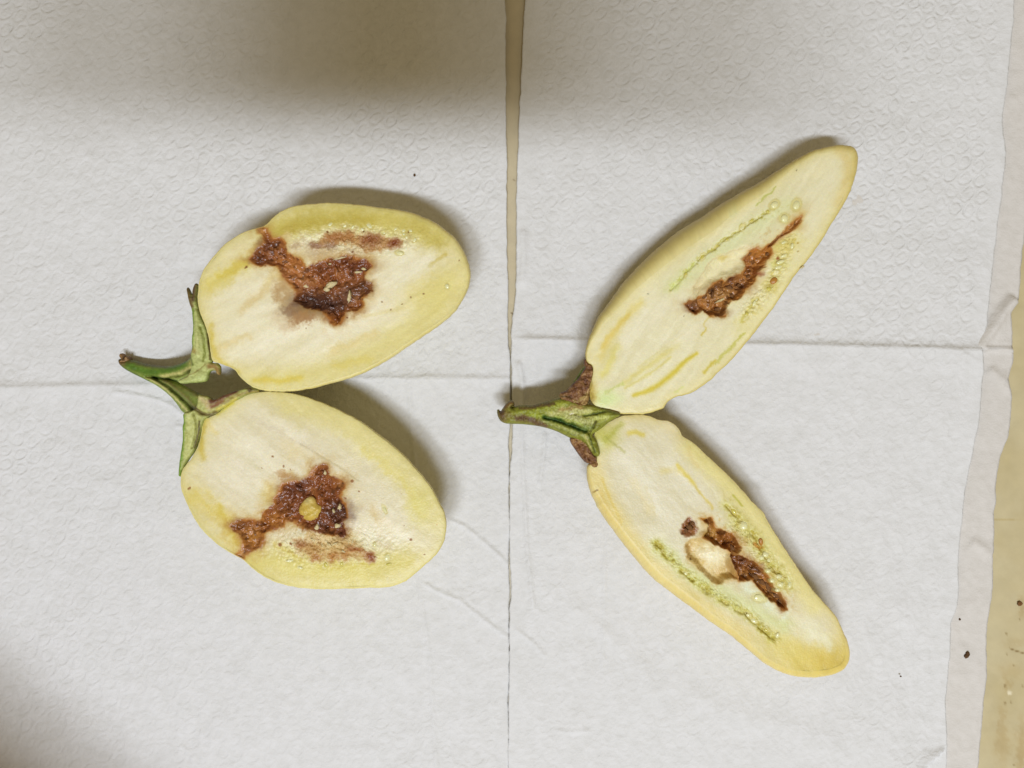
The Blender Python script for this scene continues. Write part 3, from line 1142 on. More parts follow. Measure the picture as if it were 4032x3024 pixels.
a_half = build_half(egg_l, OUT_A, plane_z(0.0265, 0.010, 0.012, 1300, 1170),
                    [(1300, 805, 8), (1500, 820, 12), (1700, 880, 20), (1820, 1000, 20), (1850, 1090, 16), (1790, 1220, 12), (1560, 1390, 14),
                     (1350, 1480, 12), (1050, 1540, 8), (900, 1440, 3), (780, 1200, 4), (860, 1000, 7), (1030, 890, 4), (1110, 830, 8)],
                    (1290, 1165), paint_a, disp_a,
                    lambda x, y, p: sstep(-1.5, 1.5, sdist(x + p.wx * 7 + p.fx * 2.4, y + p.wy * 7 + p.fy * 2.4, Z1(ROT_A))[0]),
                    (232, 220, 158), label="upper plump half with a dark brown rotten patch reaching its edge")

for (u, v, a, b, h_, ang) in SEEDS_A:
    (px, py), = Z1([(u, v)])
    put(a_half, "seed", ME_SEED, px, py, a / 1.84 * 1.1, b / 1.84 * 1.1, h_ / 1.84 * .8, ang, sink=.72)
for (u, v, a, b, h_, ang) in [(1110, 705, 52, 22, 22, -25), (1080, 735, 26, 18, 16, 10), (1300, 612, 42, 9, 12, -4), (1348, 588, 22, 10, 12, 10),
                              (1245, 790, 15, 40, 16, 8), (1100, 552, 26, 7, 8, -5), (1170, 512, 60, 6, 8, -12), (930, 712, 22, 12, 8, 10)]:
    (px, py), = Z1([(u, v)])
    put(a_half, "flesh_shred", ME_SHRED, px, py, a / 1.84, b / 1.84, h_ / 1.84, ang)

OUT_B = Z2([(700, 80), (760, 77), (850, 80), (940, 88), (1040, 115), (1180, 165), (1300, 220), (1400, 270), (1500, 335), (1600, 410), (1700, 490),
            (1790, 575), (1870, 670), (1930, 740), (1980, 820), (2020, 900), (2050, 960), (2062, 1030), (2060, 1100), (2045, 1160), (2010, 1230),
            (1960, 1290), (1900, 1340), (1850, 1385), (1790, 1440), (1720, 1475), (1640, 1498), (1560, 1500), (1450, 1502), (1300, 1510),
            (1200, 1513), (1080, 1508), (960, 1497), (860, 1475), (770, 1440), (690, 1390), (630, 1340), (590, 1300), (560, 1285), (520, 1262),
            (420, 1205), (330, 1125), (270, 1060), (220, 980), (175, 880), (140, 800), (130, 720), (140, 660), (170, 605), (205, 570), (240, 510),
            (270, 440), (285, 350), (300, 280), (330, 265), (400, 235), (440, 200), (500, 150), (560, 115), (630, 92)])
ROT_B = [(520, 1265), (570, 1240), (585, 1190), (560, 1130), (510, 1085), (495, 1050), (530, 1015), (600, 1000), (640, 1010), (690, 1010),
         (720, 990), (750, 930), (800, 890), (830, 820), (850, 790), (860, 750), (900, 735), (960, 725), (1020, 730), (1060, 700), (1085, 650),
         (1110, 620), (1160, 605), (1200, 625), (1210, 680), (1260, 700), (1310, 715), (1330, 760), (1310, 800), (1290, 840), (1330, 880),
         (1350, 930), (1350, 990), (1310, 1030), (1330, 1080), (1340, 1120), (1310, 1140), (1260, 1120), (1200, 1120), (1130, 1105), (1070, 1085),
         (1000, 1050), (960, 1020), (900, 1010), (880, 1060), (820, 1075), (770, 1090), (720, 1120), (720, 1190), (690, 1220), (640, 1235),
         (590, 1290), (570, 1300)]
BAND_B = [(960, 1160), (1080, 1120), (1250, 1150), (1400, 1180), (1500, 1230), (1540, 1280), (1480, 1310), (1380, 1290), (1240, 1320), (1100, 1290),
          (1000, 1240)]


SEEDS_B = [(1000, 1355, 20, 10, 8, 20), (1630, 1285, 20, 26, 8, 10), (1640, 1330, 24, 10, 8, -10), (1180, 1340, 14, 24, 6, 20),
                              (920, 1305, 28, 10, 6, -5), (1610, 930, 12, 30, 6, -25), (1540, 1185, 10, 16, 6, 10), (1300, 1330, 12, 16, 6, 10)]


def paint_b(x, y, edge):
    p = Paint(x, y, (228, 220, 198), Z2, 1.84333)
    p.mix(.85 * np.exp(-edge / 40.0), (226, 216, 158))
    p.stroke([(900, 180), (1150, 240), (1350, 330), (1650, 560), (1850, 800), (1950, 1000)], 210, (225, 215, 150), .7, warp=14)
    p.stroke([(1450, 480), (1650, 640), (1800, 800), (1850, 950)], 60, (220, 208, 118), .45, warp=14)
    p.stroke([(1000, 450), (1150, 540), (1300, 630), (1420, 720)], 20, (204, 194, 166), .45, warp=6)
    p.stroke([(700, 300), (900, 400), (1100, 500)], 26, (214, 204, 186), .5, warp=8)
    p.stroke([(230, 830), (380, 950), (480, 1040), (520, 1130)], 170, (223, 207, 124), .78, warp=14)
    p.stroke([(410, 930), (470, 1010), (500, 1100), (540, 1180)], 50, (214, 194, 84), .6, warp=10)
    p.blob(765, 820, 62, 75, (222, 200, 116), .65, 0, 12)
    p.blob(950, 500, 110, 60, (228, 212, 168), .5, 40, 16)
    p.stroke([(620, 1290), (800, 1330), (1000, 1370), (1250, 1400), (1500, 1390), (1750, 1320)], 230, (222, 211, 130), .85, warp=14)
    p.stroke([(840, 1200), (900, 1220), (1000, 1300)], 60, (216, 200, 100), .5, warp=10)
    p.stroke([(1150, 1350), (1400, 1350), (1560, 1330)], 50, (216, 202, 96), .5, warp=10)
    p.blob(1870, 900, 80, 130, (221, 213, 132), .55, 20, 14)
    p.blob(1620, 1060, 200, 60, (236, 226, 200), .6, 20, 14)
    p.stroke([(300, 280), (285, 400), (275, 510), (300, 560)], 48, (205, 184, 78), .65)
    p.stroke([(330, 290), (350, 340), (390, 380)], 40, (220, 200, 120), .6)
    p.stroke([(390, 238), (430, 205), (500, 160)], 34, (214, 204, 60), .8)
    p.blob(1540, 960, 40, 70, (214, 192, 140), .6, -30, 10)
    p.blob(1440, 920, 40, 30, (206, 192, 172), .45)
    p.stroke([(420, 330), (650, 480), (850, 640)], 150, (240, 234, 216), .5, warp=14)
    p.stroke([(350, 600), (550, 720), (700, 800)], 130, (236, 229, 211), .45, warp=14)
    p.stroke([(1400, 1080), (1560, 1110), (1750, 1130)], 90, (240, 234, 216), .5, warp=14)
    p.stroke([(620, 180), (850, 300), (1000, 400)], 100, (236, 229, 211), .45, warp=14)
    p.fibres(40, .034, 15)
    d, _, _ = sdist(x + p.wx * 12, y + p.wy * 12, Z2(ROT_B))
    p.mix(.7 * np.exp(-np.clip(-d, 0, None) / (18.0 + 14 * p.wx)), (200, 166, 92))
    p.blob(880, 690, 66, 26, (186, 146, 96), .75, 15, 12)
    p.blob(1380, 960, 34, 60, (190, 180, 166), .5, 0, 10)
    p.poly(BAND_B, (200, 164, 110), .72, 11, 14)
    p.blob(1010, 1180, 44, 26, (138, 82, 40), .85)
    p.blob(1400, 1215, 62, 20, (142, 80, 34), .9, 12)
    p.blob(1505, 1275, 42, 26, (124, 62, 24), .98, 40, 5)
    p.blob(1240, 1275, 30, 42, (168, 110, 52), .8)
    p.blob(1110, 1285, 40, 26, (164, 106, 52), .7)
    p.blob(1330, 1260, 30, 40, (172, 114, 60), .6)
    p.blob(1120, 1160, 120, 26, (226, 208, 176), .7)
    band = np.exp(-(((x - 1300) / 190) ** 2 + ((y - 2155) / 50) ** 2))
    rot_texture(p, band * .85, 41, (160, 108, 56), (232, 218, 186), .5, 0)
    m = p.poly(ROT_B, (126, 68, 32), 1, 6, 7)
    p.blob(960, 790, 110, 72, (88, 44, 25), .85, 0, 9)
    p.blob(1150, 660, 60, 62, (118, 66, 33), .7, 0, 9)
    p.blob(1290, 740, 62, 40, (146, 92, 46), .75, 0, 9)
    p.blob(880, 920, 90, 72, (104, 56, 27), .7, 0, 9)
    p.blob(1280, 950, 90, 90, (68, 37, 28), .88, 0, 9)
    p.blob(1305, 1100, 46, 46, (80, 38, 26), .85, 0, 9)
    p.blob(800, 1025, 115, 60, (164, 104, 44), .85, -15, 9)
    p.blob(640, 1140, 92, 85, (172, 116, 52), .9, 0, 9)
    p.blob(560, 1045, 66, 40, (112, 66, 27), .85, 0, 9)
    p.blob(715, 1165, 18, 44, (104, 54, 22), .8, 0, 5)
    p.blob(570, 1265, 52, 30, (190, 146, 94), .9, 0, 6)
    p.blob(1110, 1060, 92, 36, (108, 60, 38), .8, 0, 9)
    p.blob(770, 1080, 60, 16, (120, 62, 26), .6, -10, 6)
    inside = sstep(0, 4, sdist(x + p.wx * 7, y + p.wy * 7, Z2(ROT_B))[0])
    da = sdist(x + p.wx * 7, y + p.wy * 7, Z2(ROT_B))[0]
    p.mix(.75 * np.exp(-((da - 2) / 6.5) ** 2) * sstep(-.5, .5, fbm(x, y, 40, 311, 3)), (178, 116, 50))
    p.mix(.5 * np.exp(-np.clip(-da, 0, None) / 26.0) * (da < 0) * sstep(-.2, .9, fbm(x, y, 60, 312, 3)), (196, 160, 92))
    rot_texture(p, inside, 65)
    for u, v, r in [(850, 1190, 14), (930, 1184, 10), (1540, 1276, 9), (1375, 725, 11), (1325, 850, 9), (800, 548, 8), (880, 618, 9), (930, 640, 6),
                    (190, 782, 8), (202, 775, 8), (1900, 1258, 4), (1800, 1150, 9), (720, 632, 5), (1755, 1050, 5), (1425, 800, 5)]:
        p.dot(u, v, r, (128, 78, 32), .8)
    for s in SEEDS_B:
        p.ring(s[0], s[1], s[2] * 1.15, s[3] * 1.15, s[5], (200, 186, 110), .42, (226, 217, 160))
    p.grain(.018, 4)
    return p


def disp_b(x, y, edge, p):
    z = 0.00012 * fbm(x, y, 70, 4, 3)
    z += disp_rot(x, y, p, Z2(ROT_B), 0.0010, 0.0009, 25)
    z += 0.0007 * fbm(x, y, 9, 46, 3) * np.exp(-(((x - 1300) / 190) ** 2 + ((y - 2150) / 55) ** 2))
    z += -0.00012 * np.exp(-(lindist(x, y, Z2([(1000, 450), (1150, 540), (1300, 630), (1420, 720)]))[0] / 4) ** 2)
    return z


b_half = build_half(egg_l, OUT_B, plane_z(0.0260, 0.008, 0.006, 1230, 1930),
                    [(1150, 1545, 3), (1400, 1650, 5), (1600, 1790, 6), (1730, 1980, 6), (1750, 2120, 7), (1650, 2250, 8), (1400, 2318, 6),
                     (1150, 2310, 5), (950, 2200, 3), (760, 2040, 4), (715, 1900, 5), (760, 1790, 2), (800, 1650, 2), (960, 1560, 2)],
                    (1225, 1925), paint_b, disp_b,
                    lambda x, y, p: sstep(-1.5, 1.5, sdist(x + p.wx * 7 + p.fx * 2.4, y + p.wy * 7 + p.fy * 2.4, Z2(ROT_B))[0]),
                    (232, 221, 160), label="lower plump half with a round yellow lump inside the brown rot")

LUMP = Z2([(1000, 895), (1040, 850), (1080, 832), (1110, 850), (1122, 890), (1165, 912), (1152, 960), (1120, 1005), (1060, 1020), (1010, 990), (985, 945)])


def paint_lump(x, y, d):
    p = Paint(x, y, (190, 162, 72), Z2, 1.84333)
    p.mix(.6 * np.exp(-d / 9), (178, 138, 64))
    p.blob(1060, 860, 40, 30, (204, 188, 130), .7)
    p.blob(1090, 950, 50, 40, (198, 174, 80), .6)
    p.grain(.05, 8)
    p.dot(1012, 902, 5, (130, 90, 30), .7)
    return p


zl = b_half.zcut(np.array([1220.]), np.array([2000.]))[0]
relief("flesh_lump", LUMP, lambda x, y: zl - 0.0012 + 0 * x, 0.0013, M_FLESH, paint_lump, b_half.skin, round_w=30, bumpy=.0003)
for (u, v, a, b, h_, ang) in SEEDS_B:
    (px, py), = Z2([(u, v)])
    put(b_half, "seed", ME_SEED if v < 1300 or u < 1010 else ME_SEED_G, px, py, a / 1.84, b / 1.84, h_ / 1.84, ang, sink=.72)
for (u, v, a, b, h_, ang) in [(1285, 915, 16, 22, 14, 15), (1240, 945, 14, 16, 12, 0), (1120, 1060, 18, 22, 12, 20), (1270, 1050, 26, 16, 12, -20),
                              (1180, 665, 14, 16, 9, 0), (1210, 1185, 22, 7, 7, 40), (1250, 1180, 22, 7, 7, -20), (1310, 1235, 20, 7, 6, 20),
                              (1090, 1150, 20, 7, 6, 30), (1380, 1160, 7, 20, 6, 10), (1160, 1190, 18, 6, 6, 60)]:
    (px, py), = Z2([(u, v)])
    put(b_half, "flesh_shred", ME_SHRED, px, py, a / 1.84, b / 1.84, h_ / 1.84, ang)

# stem and calyx of the left eggplant
STEM_L = Z5([(70, 672), (95, 690), (165, 684), (260, 715), (370, 735), (480, 738), (560, 715), (620, 685), (650, 650), (740, 660), (780, 690),
             (740, 730), (690, 770), (620, 820), (560, 862), (520, 848), (500, 852), (560, 885), (620, 915), (700, 955), (720, 985), (760, 1060),
             (740, 1130), (700, 1150), (640, 1130), (580, 1105), (530, 1030), (470, 960), (380, 890), (280, 838), (150, 775), (90, 735), (66, 702)])


def paint_stem_l(x, y, d):
    p = Paint(x, y, (112, 128, 56), Z5, 2.02361)
    p.stroke([(150, 720), (300, 780), (430, 780), (560, 740), (630, 690)], 60, (72, 104, 28), .95, warp=3)
    p.stroke([(160, 700), (300, 728), (450, 742)], 22, (86, 84, 52), .7, warp=3)
    p.stroke([(420, 815), (540, 800), (640, 750), (740, 700)], 36, (178, 178, 112), .95, warp=3)
    p.stroke([(450, 830), (560, 812), (660, 765), (760, 715)], 10, (88, 96, 36), .8, warp=2)
    p.stroke([(520, 845), (600, 838), (680, 790)], 30, (170, 190, 118), .8, warp=3)
    p.stroke([(640, 700), (700, 690), (770, 690)], 40, (168, 160, 96), .7, warp=4)
    p.stroke([(250, 820), (380, 880), (470, 950), (560, 1060), (620, 1130)], 34, (122, 142, 58), .9, warp=3)
    p.stroke([(300, 822), (430, 890), (530, 980), (620, 1080), (680, 1150)], 20, (180, 180, 116), .95, warp=3)
    p.stroke([(340, 822), (450, 880), (560, 970), (650, 1060), (720, 1140)], 18, (60, 68, 24), .95, warp=3)
    p.stroke([(440, 845), (560, 920), (660, 1010), (730, 1100)], 26, (110, 108, 54), .9, warp=4)
    p.stroke([(560, 890), (640, 930), (715, 980)], 20, (128, 128, 64), .8, warp=4)
    p.stroke([(330, 818), (440, 834), (520, 850)], 12, (40, 60, 16), .95, warp=2)
    p.blob(90, 700, 50, 36, (86, 64, 36), .9)
    p.stroke([(100, 735), (200, 792), (320, 848)], 14, (70, 92, 28), .7, warp=2)
    p.grain(.07, 7)
    return p


relief("stem", STEM_L, lambda x, y: 0.0044 + 0.0175 * np.clip((x - 470) / 340, 0, 1.05) ** 2.4, 0.0030, M_GREEN, paint_stem_l, egg_l, step=2.6, round_w=20,
       bumpy=.0002, grow=2.5, grooves=[(Z5([(300, 816), (440, 834), (530, 850)]), -.0024, 5), (Z5([(340, 822), (450, 880), (560, 970), (650, 1060), (720, 1140)]), -.0014, 5),
                                     (Z5([(450, 832), (560, 812), (660, 765), (760, 715)]), -.0010, 4), (Z5([(440, 845), (560, 920), (660, 1010), (730, 1100)]), .0008, 7)])

CAL_A = Z5([(603, 95), (628, 150), (652, 200), (655, 120), (680, 65), (682, 110), (670, 190), (690, 270), (715, 350), (742, 400), (762, 450),
            (778, 520), (792, 610), (802, 690), (790, 712), (862, 714), (866, 800), (845, 790), (838, 760), (795, 762), (775, 780), (765, 845),
            (720, 855), (640, 860), (565, 868), (530, 850), (610, 815), (640, 780), (650, 700), (636, 660), (655, 590), (648, 520), (662, 430),
            (655, 350), (650, 280), (625, 220)])


SEEDS_C = [(970, 868, 15, 26, 9, 25, 1), (1258, 655, 16, 26, 9, 30, 0), (1492, 490, 34, 26, 16, -40, 0), (1650, 490, 28, 38, 16, 20, 0),
                                  (1565, 590, 30, 30, 16, 0, 0), (1445, 540, 14, 12, 8, 0, 1), (1325, 605, 20, 9, 7, -35, 1), (1150, 742, 20, 9, 7, -35, 1),
                                  (1072, 792, 18, 9, 7, -35, 1), (1485, 1042, 32, 24, 14, -35, 2), (1450, 1100, 22, 16, 12, -20, 1), (1345, 1205, 12, 22, 8, 20, 0),
                                  (1290, 1280, 12, 14, 8, 0, 1), (1535, 905, 34, 14, 10, -20, 0), (1560, 860, 26, 12, 10, -20, 0), (1520, 945, 30, 12, 10, -15, 0),
                                  (1620, 790, 12, 22, 10, 10, 0), (1560, 765, 22, 10, 8, -20, 0), (845, 1000, 9, 20, 6, 20, 1), (1362, 1180, 10, 14, 6, 20, 0)]


def paint_cal_a(x, y, d):
    p = Paint(x, y, (166, 178, 112), Z5, 2.02361)
    p.mix(.5 * np.exp(-d / 4.5), (96, 118, 40))
    p.stroke([(603, 95), (625, 170), (650, 260)], 34, (96, 78, 44), .95, warp=2)
    p.stroke([(680, 65), (668, 130), (660, 210)], 30, (76, 56, 38), .95, warp=2)
    p.stroke([(655, 280), (660, 360), (664, 430), (652, 520), (655, 600)], 22, (92, 124, 36), .8, warp=3)
    p.stroke([(720, 420), (745, 520), (755, 620), (740, 690)], 12, (112, 122, 48), .8, warp=3)
    p.stroke([(770, 470), (788, 580), (798, 680)], 14, (78, 66, 32), .85, warp=2)
    p.blob(670, 610, 30, 22, (140, 116, 60), .7)
    p.stroke([(640, 660), (648, 700), (660, 720)], 22, (80, 92, 36), .8, warp=2)
    p.stroke([(600, 820), (690, 775), (760, 720)], 12, (120, 112, 56), .8, warp=3)
    p.stroke([(650, 830), (720, 830), (760, 810)], 30, (172, 188, 122), .8, warp=3)
    p.stroke([(790, 735), (850, 735), (862, 800)], 40, (138, 110, 62), .9, warp=3)
    p.stroke([(690, 500), (700, 560), (705, 640)], 30, (190, 196, 136), .6, warp=4)
    p.grain(.06, 8)
    return p


relief("calyx", CAL_A, zline((750, 1150), 0.0190, (820, 1450), 0.0250), 0.0017, M_GREEN, paint_cal_a, egg_l, step=2.4, round_w=10, bumpy=.0002, grow=3.5,
       grooves=[(Z5([(720, 420), (745, 520), (755, 620), (740, 690)]), -.0009, 4), (Z5([(690, 300), (700, 500), (700, 640)]), .0007, 8)])

CAL_B = Z5([(700, 955), (722, 972), (770, 974), (798, 1000), (830, 1005), (880, 975), (920, 958), (1000, 935), (1090, 908), (1120, 905), (1190, 932),
            (1100, 945), (1040, 975), (1010, 992), (945, 1025), (900, 1060), (855, 1085), (850, 1102), (790, 1120), (745, 1150), (728, 1200),
            (705, 1290), (665, 1400), (605, 1480), (565, 1560), (543, 1622), (546, 1540), (566, 1400), (580, 1300), (574, 1210), (588, 1180),
            (578, 1100), (640, 1100), (690, 1060)])


def paint_cal_b(x, y, d):
    p = Paint(x, y, (160, 168, 100), Z5, 2.02361)
    p.mix(.5 * np.exp(-d / 4.5), (98, 116, 42))
    p.stroke([(590, 1130), (585, 1250), (580, 1360), (560, 1500), (545, 1610)], 26, (96, 130, 40), .9, warp=3)
    p.stroke([(630, 1110), (650, 1220), (640, 1340), (610, 1440)], 44, (172, 180, 112), .75, warp=4)
    p.stroke([(660, 1110), (685, 1180), (680, 1280), (650, 1380)], 10, (112, 112, 50), .8, warp=2)
    p.stroke([(715, 1170), (705, 1270), (670, 1380)], 16, (72, 62, 28), .85, warp=2)
    p.stroke([(640, 1040), (700, 1090), (760, 1120), (845, 1100)], 30, (92, 80, 42), .9, warp=4)
    p.stroke([(730, 990), (770, 1020), (790, 1060)], 50, (172, 160, 112), .9, warp=4)
    p.stroke([(800, 1015), (850, 1005), (920, 970), (1000, 940)], 34, (88, 52, 36), .95, warp=3)
    p.stroke([(810, 1050), (850, 1035), (900, 1010)], 30, (116, 72, 50), .85, warp=3)
    p.stroke([(900, 1025), (980, 985), (1080, 940), (1170, 930)], 24, (132, 118, 56), .85, warp=3)
    p.stroke([(850, 1080), (930, 1040), (1000, 995)], 26, (190, 180, 80), .8, warp=3)
    p.blob(1110, 915, 30, 14, (60, 44, 24), .9)
    p.grain(.06, 8)
    return p


relief("calyx", CAL_B, zline((700, 1850), 0.0225, (830, 1580), 0.0250), 0.0017, M_GREEN, paint_cal_b, egg_l, step=2.4, round_w=10, bumpy=.0002, grow=3.5,
       grooves=[(Z5([(660, 1110), (685, 1180), (680, 1280), (650, 1380)]), -.0009, 4), (Z5([(640, 1040), (700, 1090), (760, 1120), (845, 1100)]), -.0010, 6)])

TIP_L = Z5([(68, 712), (72, 690), (92, 680), (72, 660), (76, 630), (92, 628), (110, 650), (112, 680), (122, 655), (150, 650), (160, 690), (130, 708)])


SEEDS_D = [(998, 740, 24, 26, 12, 0, 0), (945, 660, 14, 22, 8, -30, 1), (1100, 835, 14, 24, 10, -10, 2), (1128, 905, 22, 18, 12, 0, 0),
                                  (1150, 940, 18, 14, 10, 0, 0), (1100, 925, 18, 14, 10, 0, 0), (1205, 1035, 26, 16, 10, 15, 0), (1215, 1080, 22, 16, 10, -15, 0),
                                  (1195, 1110, 16, 12, 9, 0, 0), (1265, 1080, 12, 20, 8, 10, 0), (1090, 1155, 34, 22, 10, 10, 0), (1060, 1285, 22, 14, 8, 40, 0),
                                  (1030, 1255, 18, 12, 8, 30, 0), (1195, 1370, 12, 18, 8, 10, 0), (1130, 1340, 14, 10, 8, 30, 1), (670, 1015, 14, 9, 7, 35, 0),
                                  (900, 1185, 14, 9, 7, 30, 1), (1140, 1000, 16, 14, 9, 0, 0), (1165, 1055, 16, 14, 9, 0, 0)]


def paint_dry(x, y, d):
    p = Paint(x, y, (126, 100, 62), Z5, 2.02361)
    p.mix(.5 * np.exp(-d / 3), (78, 54, 32))
    p.grain(.25, 6)
    return p


relief("dry_stem_end", TIP_L, lambda x, y: 0.0046 + 0 * x, 0.0024, M_GREEN, paint_dry, egg_l, step=2.2, round_w=8, bumpy=.0006)

# ================================================================== right eggplant (slender halves)
egg_r = empty("eggplant", "slender pale eggplant split into two long halves, narrow brown rotten hollow along each core", "eggplant",
              group="cut open eggplants")

OUT_C = Z3([(120, 1560), (135, 1480), (170, 1400), (210, 1310), (260, 1240), (320, 1160), (390, 1060), (470, 970), (560, 880), (650, 800),
            (750, 715), (850, 645), (950, 590), (1060, 515), (1180, 440), (1290, 380), (1390, 325), (1500, 250), (1600, 190), (1680, 140),
            (1760, 100), (1850, 75), (1930, 60), (2000, 58), (2060, 75), (2085, 110), (2095, 170), (2085, 240), (2065, 320), (2040, 400),
            (2000, 480), (1950, 560), (1900, 640), (1850, 720), (1800, 800), (1750, 870), (1700, 930), (1640, 1000), (1590, 1080), (1540, 1150),
            (1490, 1230), (1430, 1310), (1370, 1390), (1300, 1480), (1230, 1560), (1150, 1650)]) \
    + Z7([(1960, 740), (1860, 850), (1740, 930), (1620, 1015), (1500, 1050), (1420, 1065), (1350, 1090), (1290, 1140), (1255, 1180), (1240, 1215),
          (1150, 1255), (1040, 1285), (940, 1298), (800, 1300), (690, 1294), (600, 1270), (470, 1225), (340, 1200), (275, 1100), (262, 980), (285, 860), (318, 740),
          (300, 650), (250, 640), (212, 580)])
ROT_C = [(835, 1210), (870, 1185), (930, 1180), (985, 1130), (1010, 1090), (1060, 1050), (1110, 1025), (1130, 1045), (1165, 1010), (1215, 1000),
         (1250, 980), (1290, 930), (1270, 890), (1320, 830), (1360, 800), (1400, 825), (1450, 770), (1490, 745), (1540, 700), (1600, 640),
         (1660, 590), (1690, 560), (1695, 600), (1660, 640), (1610, 680), (1560, 710), (1510, 760), (1470, 800), (1480, 850), (1440, 890),
         (1420, 930), (1370, 970), (1350, 1040), (1310, 1080), (1270, 1130), (1220, 1180), (1150, 1200), (1140, 1250), (1130, 1300), (1080, 1290),
         (1020, 1300), (960, 1260), (920, 1285), (870, 1250)]
HOL_C = [(905, 1170), (900, 1070), (960, 1000), (1010, 910), (1090, 860), (1180, 820), (1260, 790), (1340, 800), (1330, 840), (1300, 920), (1250, 985),
         (1165, 1015), (1110, 1035), (1010, 1090), (940, 1180)]


def paint_c(x, y, edge):
    p = Paint(x, y, (233, 227, 199), Z3, 1.84333)
    p.mix(.8 * np.exp(-edge / 22.0), (232, 221, 166))
    p.stroke([(760, 1090), (960, 930), (1200, 750), (1450, 580), (1600, 500)], 150, (226, 229, 188), .75, warp=8)
    p.stroke([(1650, 760), (1560, 960), (1420, 1160), (1250, 1380)], 130, (232, 224, 170), .6, warp=8)
    p.stroke([(230, 1600), (300, 1470), (400, 1330), (520, 1200)], 70, (228, 212, 130), .6, warp=6)
    p.stroke([(740, 1115), (800, 1050), (850, 985), (900, 920)], 30, (206, 212, 126), .7, warp=9)
    p.blob(760, 1090, 40, 40, (206, 218, 120), .6)
    p.stroke([(1350, 500), (1430, 430), (1505, 358)], 18, (182, 190, 96), .6, warp=5, taper=.7)
    p.stroke([(1000, 830), (1100, 770), (1200, 700), (1330, 610), (1430, 545)], 16, (188, 178, 86), .75, warp=9)
    p.stroke([(700, 860), (850, 720), (1000, 640), (1200, 530)], 50, (222, 226, 184), .5, warp=8)
    p.stroke([(1275, 1415), (1180, 1520), (1060, 1650)], 24, (198, 196, 96), .7, warp=6, taper=.6)
    p.stroke([(1680, 540), (1720, 560), (1640, 700), (1500, 800)], 40, (230, 214, 150), .4)
    mottle(p, [(740, 1110), (850, 985), (960, 870), (1100, 770), (1200, 700), (1330, 610), (1480, 520), (1620, 520)], 30, 511, (190, 184, 96), (232, 230, 190), .55, 10)
    mottle(p, [(1640, 720), (1560, 860), (1480, 1040), (1380, 1180), (1270, 1320)], 46, 512, (206, 190, 100), (234, 226, 184), .65, 12)
    mottle(p, [(1340, 760), (1450, 700), (1600, 580)], 50, 513, (214, 190, 140), (236, 228, 200), .5, 14)
    # streaks towards the neck
    q = dict(zmap=Z7, s=3.31818)
    p.stroke([(1665, 505), (1480, 640), (1340, 790), (1180, 910), (1040, 990), (850, 1055)], 74, (216, 200, 82), .9, warp=2, taper=.35, **q)
    p.stroke([(1420, 390), (1100, 620), (740, 880)], 90, (224, 214, 140), .7, warp=4, **q)
    p.stroke([(1330, 560), (1000, 810), (740, 950)], 40, (216, 206, 124), .6, warp=4, **q)
    p.stroke([(1500, 250), (1250, 420), (900, 700)], 22, (224, 216, 160), .5, warp=4, **q)
    p.stroke([(1920, 590), (1760, 750)], 40, (210, 194, 78), .75, warp=4, **q)
    p.stroke([(780, 0), (650, 150), (540, 260), (440, 420)], 70, (224, 202, 112), .75, warp=4, **q)
    p.stroke([(620, 420), (540, 620), (440, 780)], 110, (224, 214, 116), .55, warp=6, **q)
    p.stroke([(1840, 20), (1740, 130), (1800, 170), (1740, 270)], 26, (214, 196, 92), .8, warp=3, **q)
    p.stroke([(470, 1010), (560, 980), (720, 900)], 30, (200, 208, 120), .6, warp=5, **q)
    p.stroke([(1500, 940), (1380, 1010)], 40, (212, 218, 130), .5, warp=5, **q)
    pz, ps_ = p.z, p.s
    p.z, p.s = Z7, 3.31818
    p.blob(480, 1100, 190, 110, (220, 236, 178), .8)
    p.blob(300, 1060, 70, 150, (190, 166, 74), .85)
    p.stroke([(280, 880), (275, 1000), (310, 1150)], 40, (150, 128, 56), .6, warp=8)
    p.z, p.s = pz, ps_
    p.stroke([(1950, 90), (2040, 160), (2030, 300), (1960, 480)], 80, (224, 206, 148), .7, warp=6)
    p.blob(1800, 240, 90, 50, (238, 230, 196), .6, -45)
    p.blob(1900, 330, 60, 40, (236, 230, 206), .6, -45)
    p.stroke([(400, 1480), (620, 1300), (800, 1150)], 150, (240, 234, 216), .5, warp=10)
    p.stroke([(760, 1500), (950, 1360), (1180, 1260)], 110, (240, 234, 216), .5, warp=10)
    p.fibres(-52, .034, 25)
    d, _, _ = sdist(x + p.wx * 8, y + p.wy * 8, Z3(ROT_C))
    p.mix(.4 * np.exp(-np.clip(-d, 0, None) / 9.0), (224, 204, 140))
    # hollow beside the rot
    m = p.poly(HOL_C, (236, 227, 192), .6, 8, 6)
    p.blob(960, 1080, 50, 80, (232, 220, 186), .6)
    p.blob(1120, 870, 40, 18, (212, 192, 112), .7)
    p.stroke([(905, 1165), (905, 1070), (960, 1000), (1010, 915), (1100, 862), (1200, 815), (1330, 795)], 12, (214, 200, 160), .7)
    p.blob(1550, 790, 110, 70, (222, 208, 122), .7, -30, 10)
    p.blob(1470, 1070, 56, 56, (218, 204, 120), .7, 0, 10)
    p.blob(1520, 920, 60, 40, (218, 214, 130), .7, 0, 10)
    p.stroke([(1340, 1190), (1290, 1280), (1250, 1340)], 26, (206, 196, 104), .7)
    p.poly(ROT_C, (170, 114, 58), 1, 5, 5)
    p.blob(890, 1225, 60, 46, (112, 70, 48), .85)
    p.blob(1050, 1130, 60, 60, (136, 94, 54), .7)
    p.blob(1250, 1070, 80, 60, (132, 86, 48), .8)
    p.blob(1330, 970, 60, 60, (156, 96, 44), .8)
    p.blob(1400, 850, 76, 50, (182, 118, 50), .85)
    p.blob(1190, 1020, 46, 16, (92, 50, 26), .85, -20)
    p.blob(1295, 880, 30, 16, (116, 60, 28), .8)
